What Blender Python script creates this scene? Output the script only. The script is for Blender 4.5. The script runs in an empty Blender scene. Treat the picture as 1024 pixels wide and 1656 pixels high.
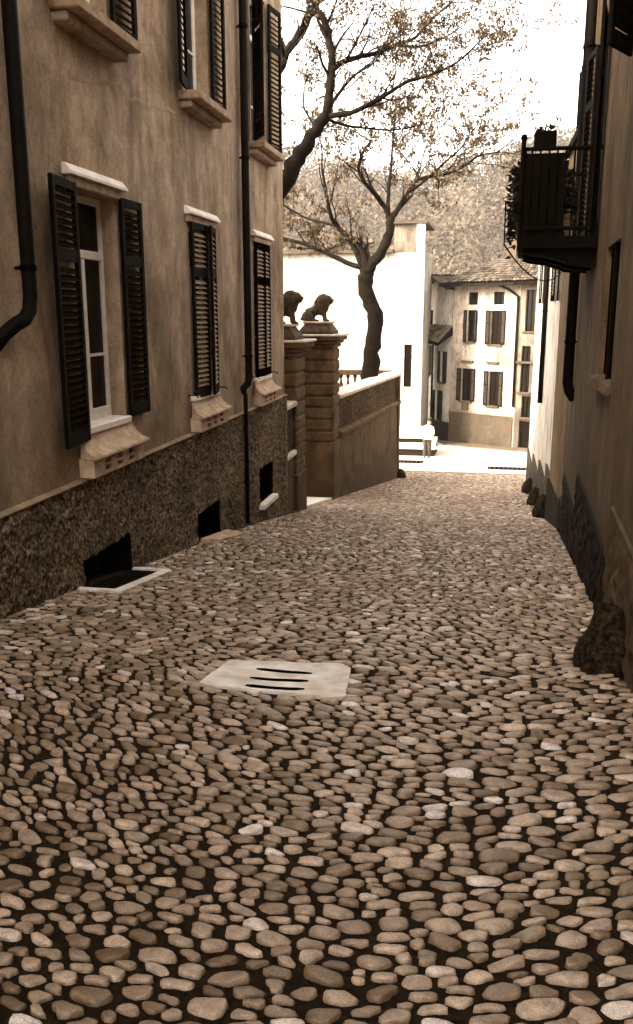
import bpy, bmesh, math, random
import numpy as np
from mathutils import Vector, Matrix, Euler, noise, geometry
random.seed(7); RNG = np.random.default_rng(7)
sc = bpy.context.scene
R = math.radians
# ------------------------------------------------------------------ camera, world, sun, exposure
# world axes: x to the right, y down the street, z up; the camera is the origin
YAW, PITCH = R(-10.601), R(13.069)
_c, _s = math.cos(PITCH), math.sin(PITCH)
FWD = Vector((math.sin(YAW)*_c, math.cos(YAW)*_c, -_s))
RGT = Vector((math.cos(YAW), -math.sin(YAW), 0))
UPV = RGT.cross(FWD)
cam_d = bpy.data.cameras.new('camera'); cam = bpy.data.objects.new('camera', cam_d)
sc.collection.objects.link(cam)
cam.matrix_world = Matrix(((RGT.x, UPV.x, -FWD.x, 0), (RGT.y, UPV.y, -FWD.y, 0), (RGT.z, UPV.z, -FWD.z, 0), (0, 0, 0, 1)))
cam_d.sensor_fit = 'VERTICAL'; cam_d.sensor_height = 24; cam_d.lens = 24*1400/1656
cam_d.clip_start = 0.05; cam_d.clip_end = 4000
sc.camera = cam

SUN_DIR = Vector((-0.75, -0.66, 0)).normalized()
SUN_EL = R(30)
W = bpy.data.worlds.new('World'); sc.world = W; W.use_nodes = True
nt = W.node_tree; nt.nodes.clear()
sky = nt.nodes.new('ShaderNodeTexSky'); sky.sky_type = 'NISHITA'; sky.sun_disc = False
sky.sun_elevation = SUN_EL
sky.sun_rotation = math.atan2(SUN_DIR.x, SUN_DIR.y)
sky.air_density = 1.0; sky.dust_density = 4.0; sky.ozone_density = 1.0
bw = nt.nodes.new('ShaderNodeRGBToBW')
tint = nt.nodes.new('ShaderNodeMixRGB'); tint.blend_type = 'MULTIPLY'; tint.inputs[0].default_value = 1
tint.inputs[2].default_value = (1.0, 0.955, 0.89, 1)
bg = nt.nodes.new('ShaderNodeBackground'); bg.inputs['Strength'].default_value = 0.15
wo = nt.nodes.new('ShaderNodeOutputWorld')
nt.links.new(sky.outputs[0], bw.inputs[0]); nt.links.new(bw.outputs[0], tint.inputs[1])
nt.links.new(tint.outputs[0], bg.inputs['Color']); nt.links.new(bg.outputs[0], wo.inputs[0])
sun_d = bpy.data.lights.new('sun', 'SUN'); sun_d.energy = .8; sun_d.angle = R(10); sun_d.color = (1, 0.95, 0.86)
sun = bpy.data.objects.new('sun', sun_d); sc.collection.objects.link(sun)
_sv = Vector((SUN_DIR.x*math.cos(SUN_EL), SUN_DIR.y*math.cos(SUN_EL), math.sin(SUN_EL)))
sun.rotation_euler = _sv.to_track_quat('Z', 'Y').to_euler(); sun.location = (-20, -20, 40)
vs = sc.view_settings
vs.view_transform = 'Standard'; vs.look = 'None'; vs.gamma = 1; vs.use_curve_mapping = False
vs.exposure = 3.55
sc.cycles.max_bounces = 6; sc.cycles.diffuse_bounces = 3; sc.cycles.glossy_bounces = 2; sc.cycles.transmission_bounces = 2; sc.cycles.volume_bounces = 0

# ------------------------------------------------------------------ helpers
def px(x, y, Y):
    """point at distance Y down the street seen at photo position (x, y)"""
    d = FWD + RGT*((x-512)/1400) - UPV*((y-828)/1400)
    return d*(Y/d.y)
WL = {}                                   # world position of every object (no parent is rotated unless noted)
def tag(o, label=None, cat=None, group=None, kind=None):
    if label: o['label'] = label
    if cat: o['category'] = cat
    if group: o['group'] = group
    if kind: o['kind'] = kind
    return o
def empty(name, loc, label, cat, group=None):
    o = bpy.data.objects.new(name, None); sc.collection.objects.link(o)
    o.empty_display_size = .2
    o.location = loc; WL[o.name] = Vector(loc)
    return tag(o, label, cat, group)
def link_mesh(name, me, mat, parent, loc=(0, 0, 0), rot=None):
    o = bpy.data.objects.new(name, me); sc.collection.objects.link(o)
    if mat is not None and not me.materials: me.materials.append(mat)
    loc = Vector(loc)
    WL[o.name] = loc
    if parent is not None:
        o.parent = parent; o.location = loc - WL[parent.name]
    else: o.location = loc
    if rot is not None: o.rotation_euler = rot
    return o
class MB:
    def __init__(s): s.v = []; s.f = []
    def add(s, vs_, fs):
        n = len(s.v); s.v += [tuple(v) for v in vs_]; s.f += [tuple(i+n for i in f) for f in fs]; return s
    def box(s, a, b):
        x0, y0, z0 = a; x1, y1, z1 = b
        return s.add([(x0,y0,z0),(x1,y0,z0),(x1,y1,z0),(x0,y1,z0),(x0,y0,z1),(x1,y0,z1),(x1,y1,z1),(x0,y1,z1)],
              [(0,3,2,1),(4,5,6,7),(0,1,5,4),(1,2,6,5),(2,3,7,6),(3,0,4,7)])
    def bbox(s, a, b, e=.012, jit=0.0):
        """box with chamfered edges"""
        x0,y0,z0 = [min(a[i],b[i]) for i in range(3)]; x1,y1,z1 = [max(a[i],b[i]) for i in range(3)]
        bm = bmesh.new(); bmesh.ops.create_cube(bm, size=1)
        for v in bm.verts: v.co = Vector((x0+(v.co.x+.5)*(x1-x0), y0+(v.co.y+.5)*(y1-y0), z0+(v.co.z+.5)*(z1-z0)))
        e = min(e, .45*min(x1-x0, y1-y0, z1-z0))
        bmesh.ops.bevel(bm, geom=bm.edges[:], offset=e, segments=1, affect='EDGES', profile=.5)
        if jit:
            for v in bm.verts: v.co += Vector((random.uniform(-jit,jit), random.uniform(-jit,jit), random.uniform(-jit,jit)))
        bm.verts.index_update()
        s.add([v.co[:] for v in bm.verts], [[v.index for v in f.verts] for f in bm.faces]); bm.free(); return s
    def prism(s, poly, axis, d0, d1):
        """poly: list of 2-D points in the plane across axis; extruded d0..d1"""
        def P(p, d): return {'x': (d, p[0], p[1]), 'y': (p[0], d, p[1]), 'z': (p[0], p[1], d)}[axis]
        n = len(poly)
        return s.add([P(p, d0) for p in poly]+[P(p, d1) for p in poly],
              [tuple(range(n))[::-1], tuple(range(n, 2*n))]+[(i, (i+1)%n, n+(i+1)%n, n+i) for i in range(n)])
    def tube(s, pts, rad, n=8, cap=True):
        pts = [Vector(p) for p in pts]
        if not hasattr(rad, '__len__'): rad = [rad]*len(pts)
        vs_ = []; fs = []; a = None
        for i, p in enumerate(pts):
            t = (pts[min(i+1, len(pts)-1)]-pts[max(i-1, 0)])
            if t.length < 1e-9: t = Vector((0,0,1))
            t.normalize()
            if a is None: a = t.orthogonal().normalized()
            else:
                a = a - t*a.dot(t)
                a = t.orthogonal().normalized() if a.length < 1e-6 else a.normalized()
            b = t.cross(a)
            for k in range(n):
                w = 2*math.pi*k/n
                vs_.append(p+(a*math.cos(w)+b*math.sin(w))*rad[i])
        for i in range(len(pts)-1):
            for k in range(n):
                fs.append((i*n+k, i*n+(k+1)%n, (i+1)*n+(k+1)%n, (i+1)*n+k))
        if cap:
            fs.append(tuple(range(n))[::-1]); fs.append(tuple((len(pts)-1)*n+k for k in range(n)))
        return s.add(vs_, fs)
    def lathe(s, c, prof, n=16):
        vs_ = []; fs = []
        for r, z in prof:
            for k in range(n):
                w = 2*math.pi*k/n; vs_.append((c[0]+r*math.cos(w), c[1]+r*math.sin(w), c[2]+z))
        m = len(prof)
        for i in range(m-1):
            for k in range(n): fs.append((i*n+k, i*n+(k+1)%n, (i+1)*n+(k+1)%n, (i+1)*n+k))
        fs.append(tuple(range(n))[::-1]); fs.append(tuple((m-1)*n+k for k in range(n)))
        return s.add(vs_, fs)
    def ell(s, c, r, rot=(0,0,0), n=10, m=7):
        M = Euler(rot).to_matrix(); vs_ = []; fs = []
        for i in range(m+1):
            th = math.pi*i/m
            for k in range(n):
                w = 2*math.pi*k/n
                vs_.append(Vector(c)+M @ Vector((r[0]*math.sin(th)*math.cos(w), r[1]*math.sin(th)*math.sin(w), r[2]*math.cos(th))))
        for i in range(m):
            for k in range(n): fs.append((i*n+k, (i+1)*n+k, (i+1)*n+(k+1)%n, i*n+(k+1)%n))
        return s.add(vs_, fs)
    def build(s, name, mat, parent=None, smooth=False, loc=None):
        v = np.array(s.v, dtype=float)
        c = (v.min(0)+v.max(0))/2
        c[2] = v[:, 2].min()
        if loc is not None: c = np.array(loc, dtype=float)
        me = bpy.data.meshes.new(name); me.from_pydata((v-c).tolist(), [], s.f); me.update()
        if smooth: me.polygons.foreach_set('use_smooth', [True]*len(me.polygons))
        return link_mesh(name, me, mat, parent, Vector(c))
def np_mesh(name, V, faces4, smooth=True):
    """V (n,3) array, faces4 (m,k) int array"""
    me = bpy.data.meshes.new(name); m, k = faces4.shape
    me.vertices.add(len(V)); me.vertices.foreach_set('co', V.astype(np.float32).ravel())
    me.loops.add(m*k); me.loops.foreach_set('vertex_index', faces4.astype(np.int32).ravel())
    me.polygons.add(m); me.polygons.foreach_set('loop_start', np.arange(0, m*k, k, dtype=np.int32))
    if smooth: me.polygons.foreach_set('use_smooth', np.ones(m, dtype=bool))
    me.update(calc_edges=True); return me

# ------------------------------------------------------------------ materials (brown-toned print)
NEU = [0.0]
def S(v, n=None):
    n = NEU[0] if n is None else n        # n: how far the tint is bleached out
    v = max(0., v); r = v*(1.36-.38*v)
    c = (r, r*min(1, .60+.38*v*v), r*min(1, .275+.74*v*v)); g = (1.12*v, 1.03*v, .88*v)
    return tuple(a+(b-a)*n for a, b in zip(c, g))+(1,)
def newmat(name):
    m = bpy.data.materials.new(name); m.use_nodes = True
    t = m.node_tree; b = t.nodes['Principled BSDF']; return m, t, b
def N(t, typ, **kw):
    n = t.nodes.new(typ)
    for k, v in kw.items():
        if k.startswith('i_'):
            n.inputs[k[2:].replace('_', ' ')].default_value = v
        else: setattr(n, k, v)
    return n
def ramp(t, src, stops, interp='LINEAR'):
    r = t.nodes.new('ShaderNodeValToRGB'); r.color_ramp.interpolation = interp
    while len(r.color_ramp.elements) < len(stops): r.color_ramp.elements.new(.5)
    for e, (p, c) in zip(r.color_ramp.elements, stops): e.position = p; e.color = c if hasattr(c, '__len__') else (c, c, c, 1)
    t.links.new(src, r.inputs[0]); return r
def coords(t, scale=(1,1,1)):
    g = t.nodes.new('ShaderNodeNewGeometry'); m = t.nodes.new('ShaderNodeMapping'); m.inputs['Scale'].default_value = scale
    t.links.new(g.outputs['Position'], m.inputs['Vector']); return m.outputs[0]
def mix(t, fac, a, b, mode='MIX'):
    n = t.nodes.new('ShaderNodeMixRGB'); n.blend_type = mode
    for i, q in ((0, fac), (1, a), (2, b)):
        if hasattr(q, 'links') or hasattr(q, 'is_linked'): t.links.new(q, n.inputs[i])
        elif i == 0: n.inputs[0].default_value = q
        else: n.inputs[i].default_value = q if hasattr(q, '__len__') else (q, q, q, 1)
    return n.outputs[0]
def bump(t, b, h, strength=.4, dist=.02):
    n = t.nodes.new('ShaderNodeBump'); n.inputs['Strength'].default_value = strength; n.inputs['Distance'].default_value = dist
    t.links.new(h, n.inputs['Height']); t.links.new(n.outputs[0], b.inputs['Normal'])
def simple(name, v, rough=.7, var=.25, scale=6, bscale=40, bstr=.25, spec=.3, metal=0):
    m, t, b = newmat(name)
    n1 = N(t, 'ShaderNodeTexNoise', i_Scale=scale, i_Detail=6); t.links.new(coords(t), n1.inputs['Vector'])
    r = ramp(t, n1.outputs[0], [(.3, S(v*(1-var))), (.7, S(v*(1+var)))])
    t.links.new(r.outputs[0], b.inputs['Base Color'])
    n2 = N(t, 'ShaderNodeTexNoise', i_Scale=bscale, i_Detail=4); t.links.new(coords(t), n2.inputs['Vector'])
    bump(t, b, n2.outputs[0], bstr, .01)
    b.inputs['Roughness'].default_value = rough; b.inputs['Specular IOR Level'].default_value = spec; b.inputs['Metallic'].default_value = metal
    return m
def plaster(name, v, stain=.45, streak=.35, crack=0.0, dirt_z=None, bstr=.3, dirt=.5, blotch=.9):
    """weathered render: big patches, rain streaks, fine grain, mended cracks, dirt rising from a given height"""
    m, t, b = newmat(name)
    A = N(t, 'ShaderNodeTexNoise', i_Scale=blotch, i_Detail=6, i_Roughness=.64); t.links.new(coords(t), A.inputs['Vector'])
    r1 = ramp(t, A.outputs[0], [(.32, S(v*(1-stain))), (.5, S(v)), (.72, S(v*1.22))])
    B = N(t, 'ShaderNodeTexNoise', i_Scale=1.9, i_Detail=5, i_Roughness=.6, i_Distortion=.9); t.links.new(coords(t, (1,1,.26)), B.inputs['Vector'])
    r2 = ramp(t, B.outputs[0], [(.36, 1-streak), (.6, 1.0)])
    col = mix(t, 1, r1.outputs[0], r2.outputs[0], 'MULTIPLY')
    C = N(t, 'ShaderNodeTexNoise', i_Scale=38, i_Detail=5, i_Roughness=.7); t.links.new(coords(t), C.inputs['Vector'])
    r3 = ramp(t, C.outputs[0], [(.3, .62), (.7, 1.18)])
    col = mix(t, .9, col, r3.outputs[0], 'MULTIPLY')
    C2 = N(t, 'ShaderNodeTexNoise', i_Scale=5.5, i_Detail=4, i_Roughness=.6, i_Distortion=.4); t.links.new(coords(t, (1,1,.7)), C2.inputs['Vector'])
    r4 = ramp(t, C2.outputs[0], [(.34, 1-stain*.6), (.6, 1.08)])
    col = mix(t, .8, col, r4.outputs[0], 'MULTIPLY')
    if crack:
        D = N(t, 'ShaderNodeTexNoise', i_Scale=2.2, i_Detail=5); t.links.new(coords(t), D.inputs['Vector'])
        dv = mix(t, .17, coords(t), D.outputs['Color'], 'LINEAR_LIGHT')
        V = N(t, 'ShaderNodeTexVoronoi', feature='DISTANCE_TO_EDGE', i_Scale=.33); t.links.new(dv, V.inputs['Vector'])
        rc = ramp(t, V.outputs['Distance'], [(0, crack), (.012, crack*.5), (.028, 0)])
        col = mix(t, rc.outputs[0], col, S(min(.8, v*2.3)))
    if dirt_z is not None:
        g = t.nodes.new('ShaderNodeNewGeometry'); sp = t.nodes.new('ShaderNodeSeparateXYZ'); t.links.new(g.outputs['Position'], sp.inputs[0])
        mr = N(t, 'ShaderNodeMapRange'); t.links.new(sp.outputs['Z'], mr.inputs[0])
        mr.inputs[1].default_value = dirt_z+1.2; mr.inputs[2].default_value = dirt_z
        E_ = N(t, 'ShaderNodeTexNoise', i_Scale=2.0, i_Detail=6); t.links.new(coords(t, (1,1,.5)), E_.inputs['Vector'])
        ma = N(t, 'ShaderNodeMath', operation='MULTIPLY_ADD'); t.links.new(E_.outputs[0], ma.inputs[0]); ma.inputs[1].default_value = 1.6; t.links.new(mr.outputs[0], ma.inputs[2])
        rd = ramp(t, ma.outputs[0], [(.95, 0), (1.5, dirt)])
        col = mix(t, rd.outputs[0], col, S(v*.35))
    t.links.new(col, b.inputs['Base Color'])
    hb = mix(t, .35, C.outputs[0], A.outputs[0])
    bump(t, b, hb, bstr, .02)
    b.inputs['Roughness'].default_value = .9; b.inputs['Specular IOR Level'].default_value = .15
    return m
def roughcast(name, v, sc_=34):
    m, t, b = newmat(name)
    A = N(t, 'ShaderNodeTexNoise', i_Scale=sc_, i_Detail=3, i_Roughness=.55); t.links.new(coords(t), A.inputs['Vector'])
    r1 = ramp(t, A.outputs[0], [(.38, S(v*.15)), (.5, S(v*.8)), (.60, S(v*1.35)), (.74, S(v*3.0))])
    B = N(t, 'ShaderNodeTexNoise', i_Scale=1.1, i_Detail=4); t.links.new(coords(t), B.inputs['Vector'])
    r2 = ramp(t, B.outputs[0], [(.35, .6), (.65, 1.15)])
    t.links.new(mix(t, 1, r1.outputs[0], r2.outputs[0], 'MULTIPLY'), b.inputs['Base Color'])
    C = N(t, 'ShaderNodeTexNoise', i_Scale=60, i_Detail=3); t.links.new(coords(t), C.inputs['Vector'])
    bump(t, b, C.outputs[0], .5, .012)
    b.inputs['Roughness'].default_value = .95; b.inputs['Specular IOR Level'].default_value = .1
    return m
def attr_mat(name, v0, v1, rough=.6, spec=.4, hi=None, nscale=30, bstr=.25):
    """colour of each piece comes from its own 'tone' value"""
    m, t, b = newmat(name)
    a = N(t, 'ShaderNodeAttribute', attribute_name='tone')
    st = [(0, S(v0)), (.85, S(v1))]+([(1, S(hi))] if hi else [])
    r = ramp(t, a.outputs['Fac'], st)
    n1 = N(t, 'ShaderNodeTexNoise', i_Scale=nscale, i_Detail=6, i_Roughness=.7); t.links.new(coords(t), n1.inputs['Vector'])
    r2 = ramp(t, n1.outputs[0], [(.3, .5), (.7, 1.25)])
    n3 = N(t, 'ShaderNodeTexNoise', i_Scale=nscale*11, i_Detail=2); t.links.new(coords(t), n3.inputs['Vector'])
    r3_ = ramp(t, n3.outputs[0], [(.35, .7), (.65, 1.2)])
    t.links.new(mix(t, 1, mix(t, 1, r.outputs[0], r2.outputs[0], 'MULTIPLY'), r3_.outputs[0], 'MULTIPLY'), b.inputs['Base Color'])
    n2 = N(t, 'ShaderNodeTexNoise', i_Scale=nscale*4, i_Detail=3); t.links.new(coords(t), n2.inputs['Vector'])
    bump(t, b, n2.outputs[0], bstr, .004)
    b.inputs['Roughness'].default_value = rough; b.inputs['Specular IOR Level'].default_value = spec
    return m
def glass_dark(name='window_glass'):
    m, t, b = newmat(name)
    b.inputs['Base Color'].default_value = S(.004); b.inputs['Roughness'].default_value = .2; b.inputs['Specular IOR Level'].default_value = .08
    n = N(t, 'ShaderNodeTexNoise', i_Scale=1.5); t.links.new(coords(t), n.inputs['Vector']); bump(t, b, n.outputs[0], .05, .02)
    return m
M = {}
NEU[0] = .12; M['villa'] = plaster('villa_plaster', .46, .55, .42, 0, dirt_z=-1.6, dirt=.3, blotch=1.1); NEU[0] = 0
M['mend'] = plaster('mended_plaster', .46, .5, .2)
NEU[0] = .3; M['roughcast'] = roughcast('roughcast_dado', .165); NEU[0] = 0
M['dark_dado'] = roughcast('dark_dado', .018)
M['right'] = plaster('street_house_plaster', .12, .6, .4, 0, dirt_z=-2.4, dirt=.5)
M['pier'] = plaster('pier_plaster', .17, .4, .4)
NEU[0] = 0.7; M['white_wall'] = plaster('whitewash', .6, .35, .12, dirt_z=-5.6, dirt=.75); NEU[0] = 0
NEU[0] = 0.9; M['white_far'] = plaster('whitewash_far', .31, .45, .25, dirt_z=-6.9, dirt=.7, blotch=.5); NEU[0] = 0
NEU[0] = 0.6; M['house'] = plaster('house_plaster', .34, .55, .4, dirt_z=-6.3, dirt=.85, blotch=.6); NEU[0] = 0
NEU[0] = 0.5; M['house2'] = plaster('house_plaster_dark', .13, .5, .5, dirt_z=-6.0, dirt=.6, blotch=.7); NEU[0] = 0
NEU[0] = 0.85; M['wing'] = plaster('wing_plaster', .5, .2, .25, dirt_z=-7.2, dirt=.7, blotch=.6); NEU[0] = 0
NEU[0] = 0.3; M['dado_far'] = plaster('far_dado', .055, .4, .15); NEU[0] = 0
M['gate'] = plaster('gate_stone', .10, .6, .3, dirt_z=-4.2, dirt=.5, blotch=2.2, bstr=.5)
M['garden_wall'] = plaster('garden_wall_plaster', .085, .6, .35, dirt_z=-5.2, dirt=.6, blotch=1.6, bstr=.5)
M['gravelly'] = roughcast('garden_wall_panel', .055, 14)
NEU[0] = 0.6; M['coping'] = simple('coping_stone', .48, .85, .3, 5); NEU[0] = 0
NEU[0] = 0.45; M['stone_pale'] = simple('pale_stone', .74, .8, .25, 8, 60, .4); NEU[0] = 0
NEU[0] = 0.5; M['hood'] = simple('hood_stone', .78, .7, .2, 7); NEU[0] = 0
M['apron'] = simple('apron_stone', .42, .75, .35, 9, 50, .4)
M['sill'] = simple('sill_stone', .30, .8, .4, 9, 50, .4)
M['lion'] = simple('dark_lion_stone', .035, .85, .6, 12, 30, .8)
NEU[0] = 0.6; M['frame'] = simple('white_window_paint', .8, .5, .12, 9); NEU[0] = 0
M['shutter'] = simple('dark_shutter_paint', .004, .7, .4, 10, spec=.04)
M['slat'] = simple('dark_slat_paint', .012, .8, .45, 14, spec=.0)
M['slat_catchlight'] = simple('catchlight_slat_paint', .17, .6, .4, 14, spec=.15)  # paler slats: light caught on the louvres is put into the colour
M['shutter_brown'] = simple('brown_shutter_paint', .004, .8, .4, 10, spec=.0)
M['slat_brown'] = simple('brown_slat_paint', .03, .6, .4, 14)
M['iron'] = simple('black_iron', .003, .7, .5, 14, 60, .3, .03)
M['zinc'] = simple('dark_downpipe_zinc', .004, .65, .5, 9, 30, .2, .06)
M['dark'] = simple('dark_void', .002, .95, .2, 4, spec=.0)
M['glass'] = glass_dark()
M['wood'] = simple('dark_timber', .004, .85, .4, 10, spec=.03)
M['bark'] = simple('tree_bark', .007, .9, .6, 7, 22, 1.0, .1)
NEU[0] = -.04; M['cobble'] = attr_mat('river_cobble', .12, .60, .45, .45, .84, nscale=24, bstr=.5); NEU[0] = 0
NEU[0] = 0.5; M['tile'] = attr_mat('roof_tile', .03, .13, .9, .1, nscale=9); NEU[0] = 0
NEU[0] = 0.8; M['steps'] = simple('step_stone', .6, .8, .2, 4); NEU[0] = 0
M['skin'] = simple('skin', .35, .6, .1, 8)
NEU[0] = 0.9; M['shirt'] = simple('white_shirt', .75, .85, .1, 8); NEU[0] = 0
M['trousers'] = simple('dark_trousers', .02, .85, .2, 8)
M['hair'] = simple('dark_hair', .015, .6, .2, 8)
M['terracotta'] = simple('terracotta', .16, .8, .3, 9)
def leaf_mat(name, v0, v1, trans=.35):
    m, t, b = newmat(name)
    a = N(t, 'ShaderNodeAttribute', attribute_name='tone')
    r = ramp(t, a.outputs['Fac'], [(0, S(v0)), (1, S(v1))])
    t.links.new(r.outputs[0], b.inputs['Base Color']); b.inputs['Roughness'].default_value = .7; b.inputs['Specular IOR Level'].default_value = .15
    tr = t.nodes.new('ShaderNodeBsdfTranslucent'); t.links.new(r.outputs[0], tr.inputs['Color'])
    mx = t.nodes.new('ShaderNodeMixShader'); mx.inputs[0].default_value = trans
    t.links.new(b.outputs[0], mx.inputs[1]); t.links.new(tr.outputs[0], mx.inputs[2])
    t.links.new(mx.outputs[0], t.nodes['Material Output'].inputs['Surface']); return m
M['leaf'] = leaf_mat('young_leaves', .02, .10, .3)
M['pot_leaf'] = leaf_mat('pot_plant_leaves', .004, .02, .2)
NEU[0] = 0.3; M['wood_leaf'] = leaf_mat('hillside_leaves', .015, .10, .2); NEU[0] = 0
def ground_mat():
    m, t, b = newmat('street_bed')
    A = N(t, 'ShaderNodeTexNoise', i_Scale=48, i_Detail=6, i_Roughness=.75); t.links.new(coords(t), A.inputs['Vector'])
    r = ramp(t, A.outputs[0], [(.35, S(.005)), (.62, S(.022)), (.75, S(.07))])
    t.links.new(r.outputs[0], b.inputs['Base Color']); bump(t, b, A.outputs[0], .6, .02)
    b.inputs['Roughness'].default_value = .95; b.inputs['Specular IOR Level'].default_value = .1
    return m
M['bed'] = ground_mat()
NEU[0] = 0.7; M['plaza'] = plaster('plaza_paving', .5, .25, .0, bstr=.3, blotch=.7); NEU[0] = 0
NEU[0] = 0.4; M['pave'] = plaster('pavement_stone', .10, .35, .0, bstr=.4, blotch=1.2); NEU[0] = 0
M['earth'] = plaster('bare_earth', .12, .4, .0, bstr=.6, blotch=.3)
M['garden_soil'] = plaster('garden_gravel', .30, .3, .0, bstr=.6, blotch=1.2)
NEU[0] = 0.3; M['hill'] = plaster('hill_grass', .055, .6, .0, bstr=.3, blotch=.06); NEU[0] = 0

# ------------------------------------------------------------------ the ground
PY = [-60, -4, 0, 2.5, 5.34, 6.72, 8.33, 10.66, 13.19, 16.18, 20, 24, 28, 34, 40, 46, 52, 60, 90]
PZ = [-.6, -1.05, -1.46, -1.76, -2.13, -2.32, -2.56, -2.88, -3.28, -3.80, -4.40, -4.90, -5.38, -5.98, -6.58, -7.05, -7.35, -7.6, -7.8]
_yy = np.arange(-60, 90, .1); _zz = np.interp(_yy, PY, PZ)
_k = np.exp(-.5*(np.arange(-15, 16)/6)**2); _k /= _k.sum()
_zz[15:-15] = np.convolve(_zz, _k, 'valid')
def prof(y): return np.interp(y, _yy, _zz)
def lw(y): return -3.3
def rw(y): return .93+.045*(y-5)
def sheet(name, xs, ys, zf, mat, kind='structure', label=None):
    V = np.array([(x, y, zf(x, y)) for y in ys for x in xs]); nx = len(xs)
    F = np.array([(j*nx+i, j*nx+i+1, (j+1)*nx+i+1, (j+1)*nx+i) for j in range(len(ys)-1) for i in range(nx-1)])
    me = np_mesh(name, V, F); o = link_mesh(name, me, mat, None); o['kind'] = kind
    if label: o['label'] = label
    return o
def zt(x, y):
    z = float(prof(min(y, 89)))-.25
    if x < -3.5 and y < 33: z = min(z, -2.2) if y < 14 else z
    return z
ground = sheet('ground', [-900, -300, -120, -60, -30, -15, -8, -4, 0, 3, 8, 15, 30, 60, 120, 300, 900],
      list(np.arange(-60, 90, 3.0))+[120, 200, 400, 900], zt, M['earth'])
street = sheet('street', list(np.linspace(-3.6, 3.0, 12)), list(np.arange(-6, 31.6, .25)),
      lambda x, y: float(prof(y))-.009+.002*noise.noise(Vector((x*3, y*3, 0))), M['bed'])
def strip_z(x, y): return float(prof(y))+.008
plaza = sheet('plaza', list(np.linspace(-16, 14, 20)), list(np.arange(31.4, 56, .5)), lambda x, y: float(prof(y))+.004, M['plaza'])
def garden_z(x, y): return -2.95 if y > 21.2 else (-3.55 if y > 16 else -3.0)
garden = sheet('garden', list(np.linspace(-26, -3.62, 10)), list(np.arange(14.8, 29.6, .5)), lambda x, y: -2.95 if y > 20.6 else float(prof(y))-.06, M['garden_soil'])

# ---- cobbles -------------------------------------------------------------
slab_poly = [(-1.44, 4.17), (-1.40, 4.66), (-.74, 4.76), (-.67, 4.68), (-.62, 4.12)]
def in_poly(x, y, p, grow=0.03):
    c = np.mean(np.array(p), axis=0); ins = False; n = len(p)
    q = [(c[0]+(a-c[0])*(1+grow/.4), c[1]+(b-c[1])*(1+grow/.35)) for a, b in p]
    for i in range(n):
        (x0, y0), (x1, y1) = q[i], q[(i+1)%n]
        if (y0 > y) != (y1 > y) and x < (x1-x0)*(y-y0)/(y1-y0)+x0: ins = not ins
    return ins
well = (-3.3, 6.42, -2.84, 7.72)
def shear(x, y): return .75*noise.noise(Vector((x*.6, y*.5, 7.7)))+.12
def cobble_points():
    AX = 1.62; cell = .058; grid = {}; pts = []; rad = []
    y0, y1 = .6, 31.2
    cand = 520000
    ys = RNG.uniform(y0, y1, cand); _n = RNG.uniform(0, 1, cand) < .42; ys[_n] = y0+(7.5-y0)*RNG.uniform(0, 1, int(_n.sum())); u = RNG.uniform(0, 1, cand); q = RNG.uniform(0, 1, cand)
    for i in range(cand):
        y = ys[i]; xl, xr = -3.27, (rw(y)-.03 if y < 13.8 else 1.42+.018*(y-14))
        x = xl+(xr-xl)*u[i]
        nz = noise.noise(Vector((x*.55, y*.4, 3.3)))
        base = (.054+.011*nz)*float(np.interp(y, [2.2, 3.4, 4.6, 7, 12, 30], [1.0, 1.22, 1.22, 1.12, 1.12, 1.3]))
        r = base*(.72+.62*q[i])*(1 if i < cand*.55 else .72)
        sh = shear(x, y); gx, gy = int(math.floor(x/AX/cell)), int(math.floor(y/cell)); ok = True
        for a in (-2, -1, 0, 1, 2):
            for b in (-2, -1, 0, 1, 2):
                for j in grid.get((gx+a, gy+b), ()):
                    dx = (x-pts[j][0])/AX; dy = y-pts[j][1]+sh*dx*AX
                    if dx*dx+dy*dy < (.5*(r+rad[j]))**2: ok = False; break
                if not ok: break
            if not ok: break
        if not ok: continue
        if in_poly(x, y, slab_poly, .035): continue
        if well[0] < x < well[2]+.02 and well[1]-.02 < y < well[3]+.02: continue
        grid.setdefault((gx, gy), []).append(len(pts)); pts.append((x, y)); rad.append(r)
    return np.array(pts), np.array(rad), AX
P2, PR, AX = cobble_points()
order = np.argsort(P2[:, 1]); P2 = P2[order]; PR = PR[order]; NP = len(P2)
SH = np.array([shear(p[0], p[1]) for p in P2])
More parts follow.
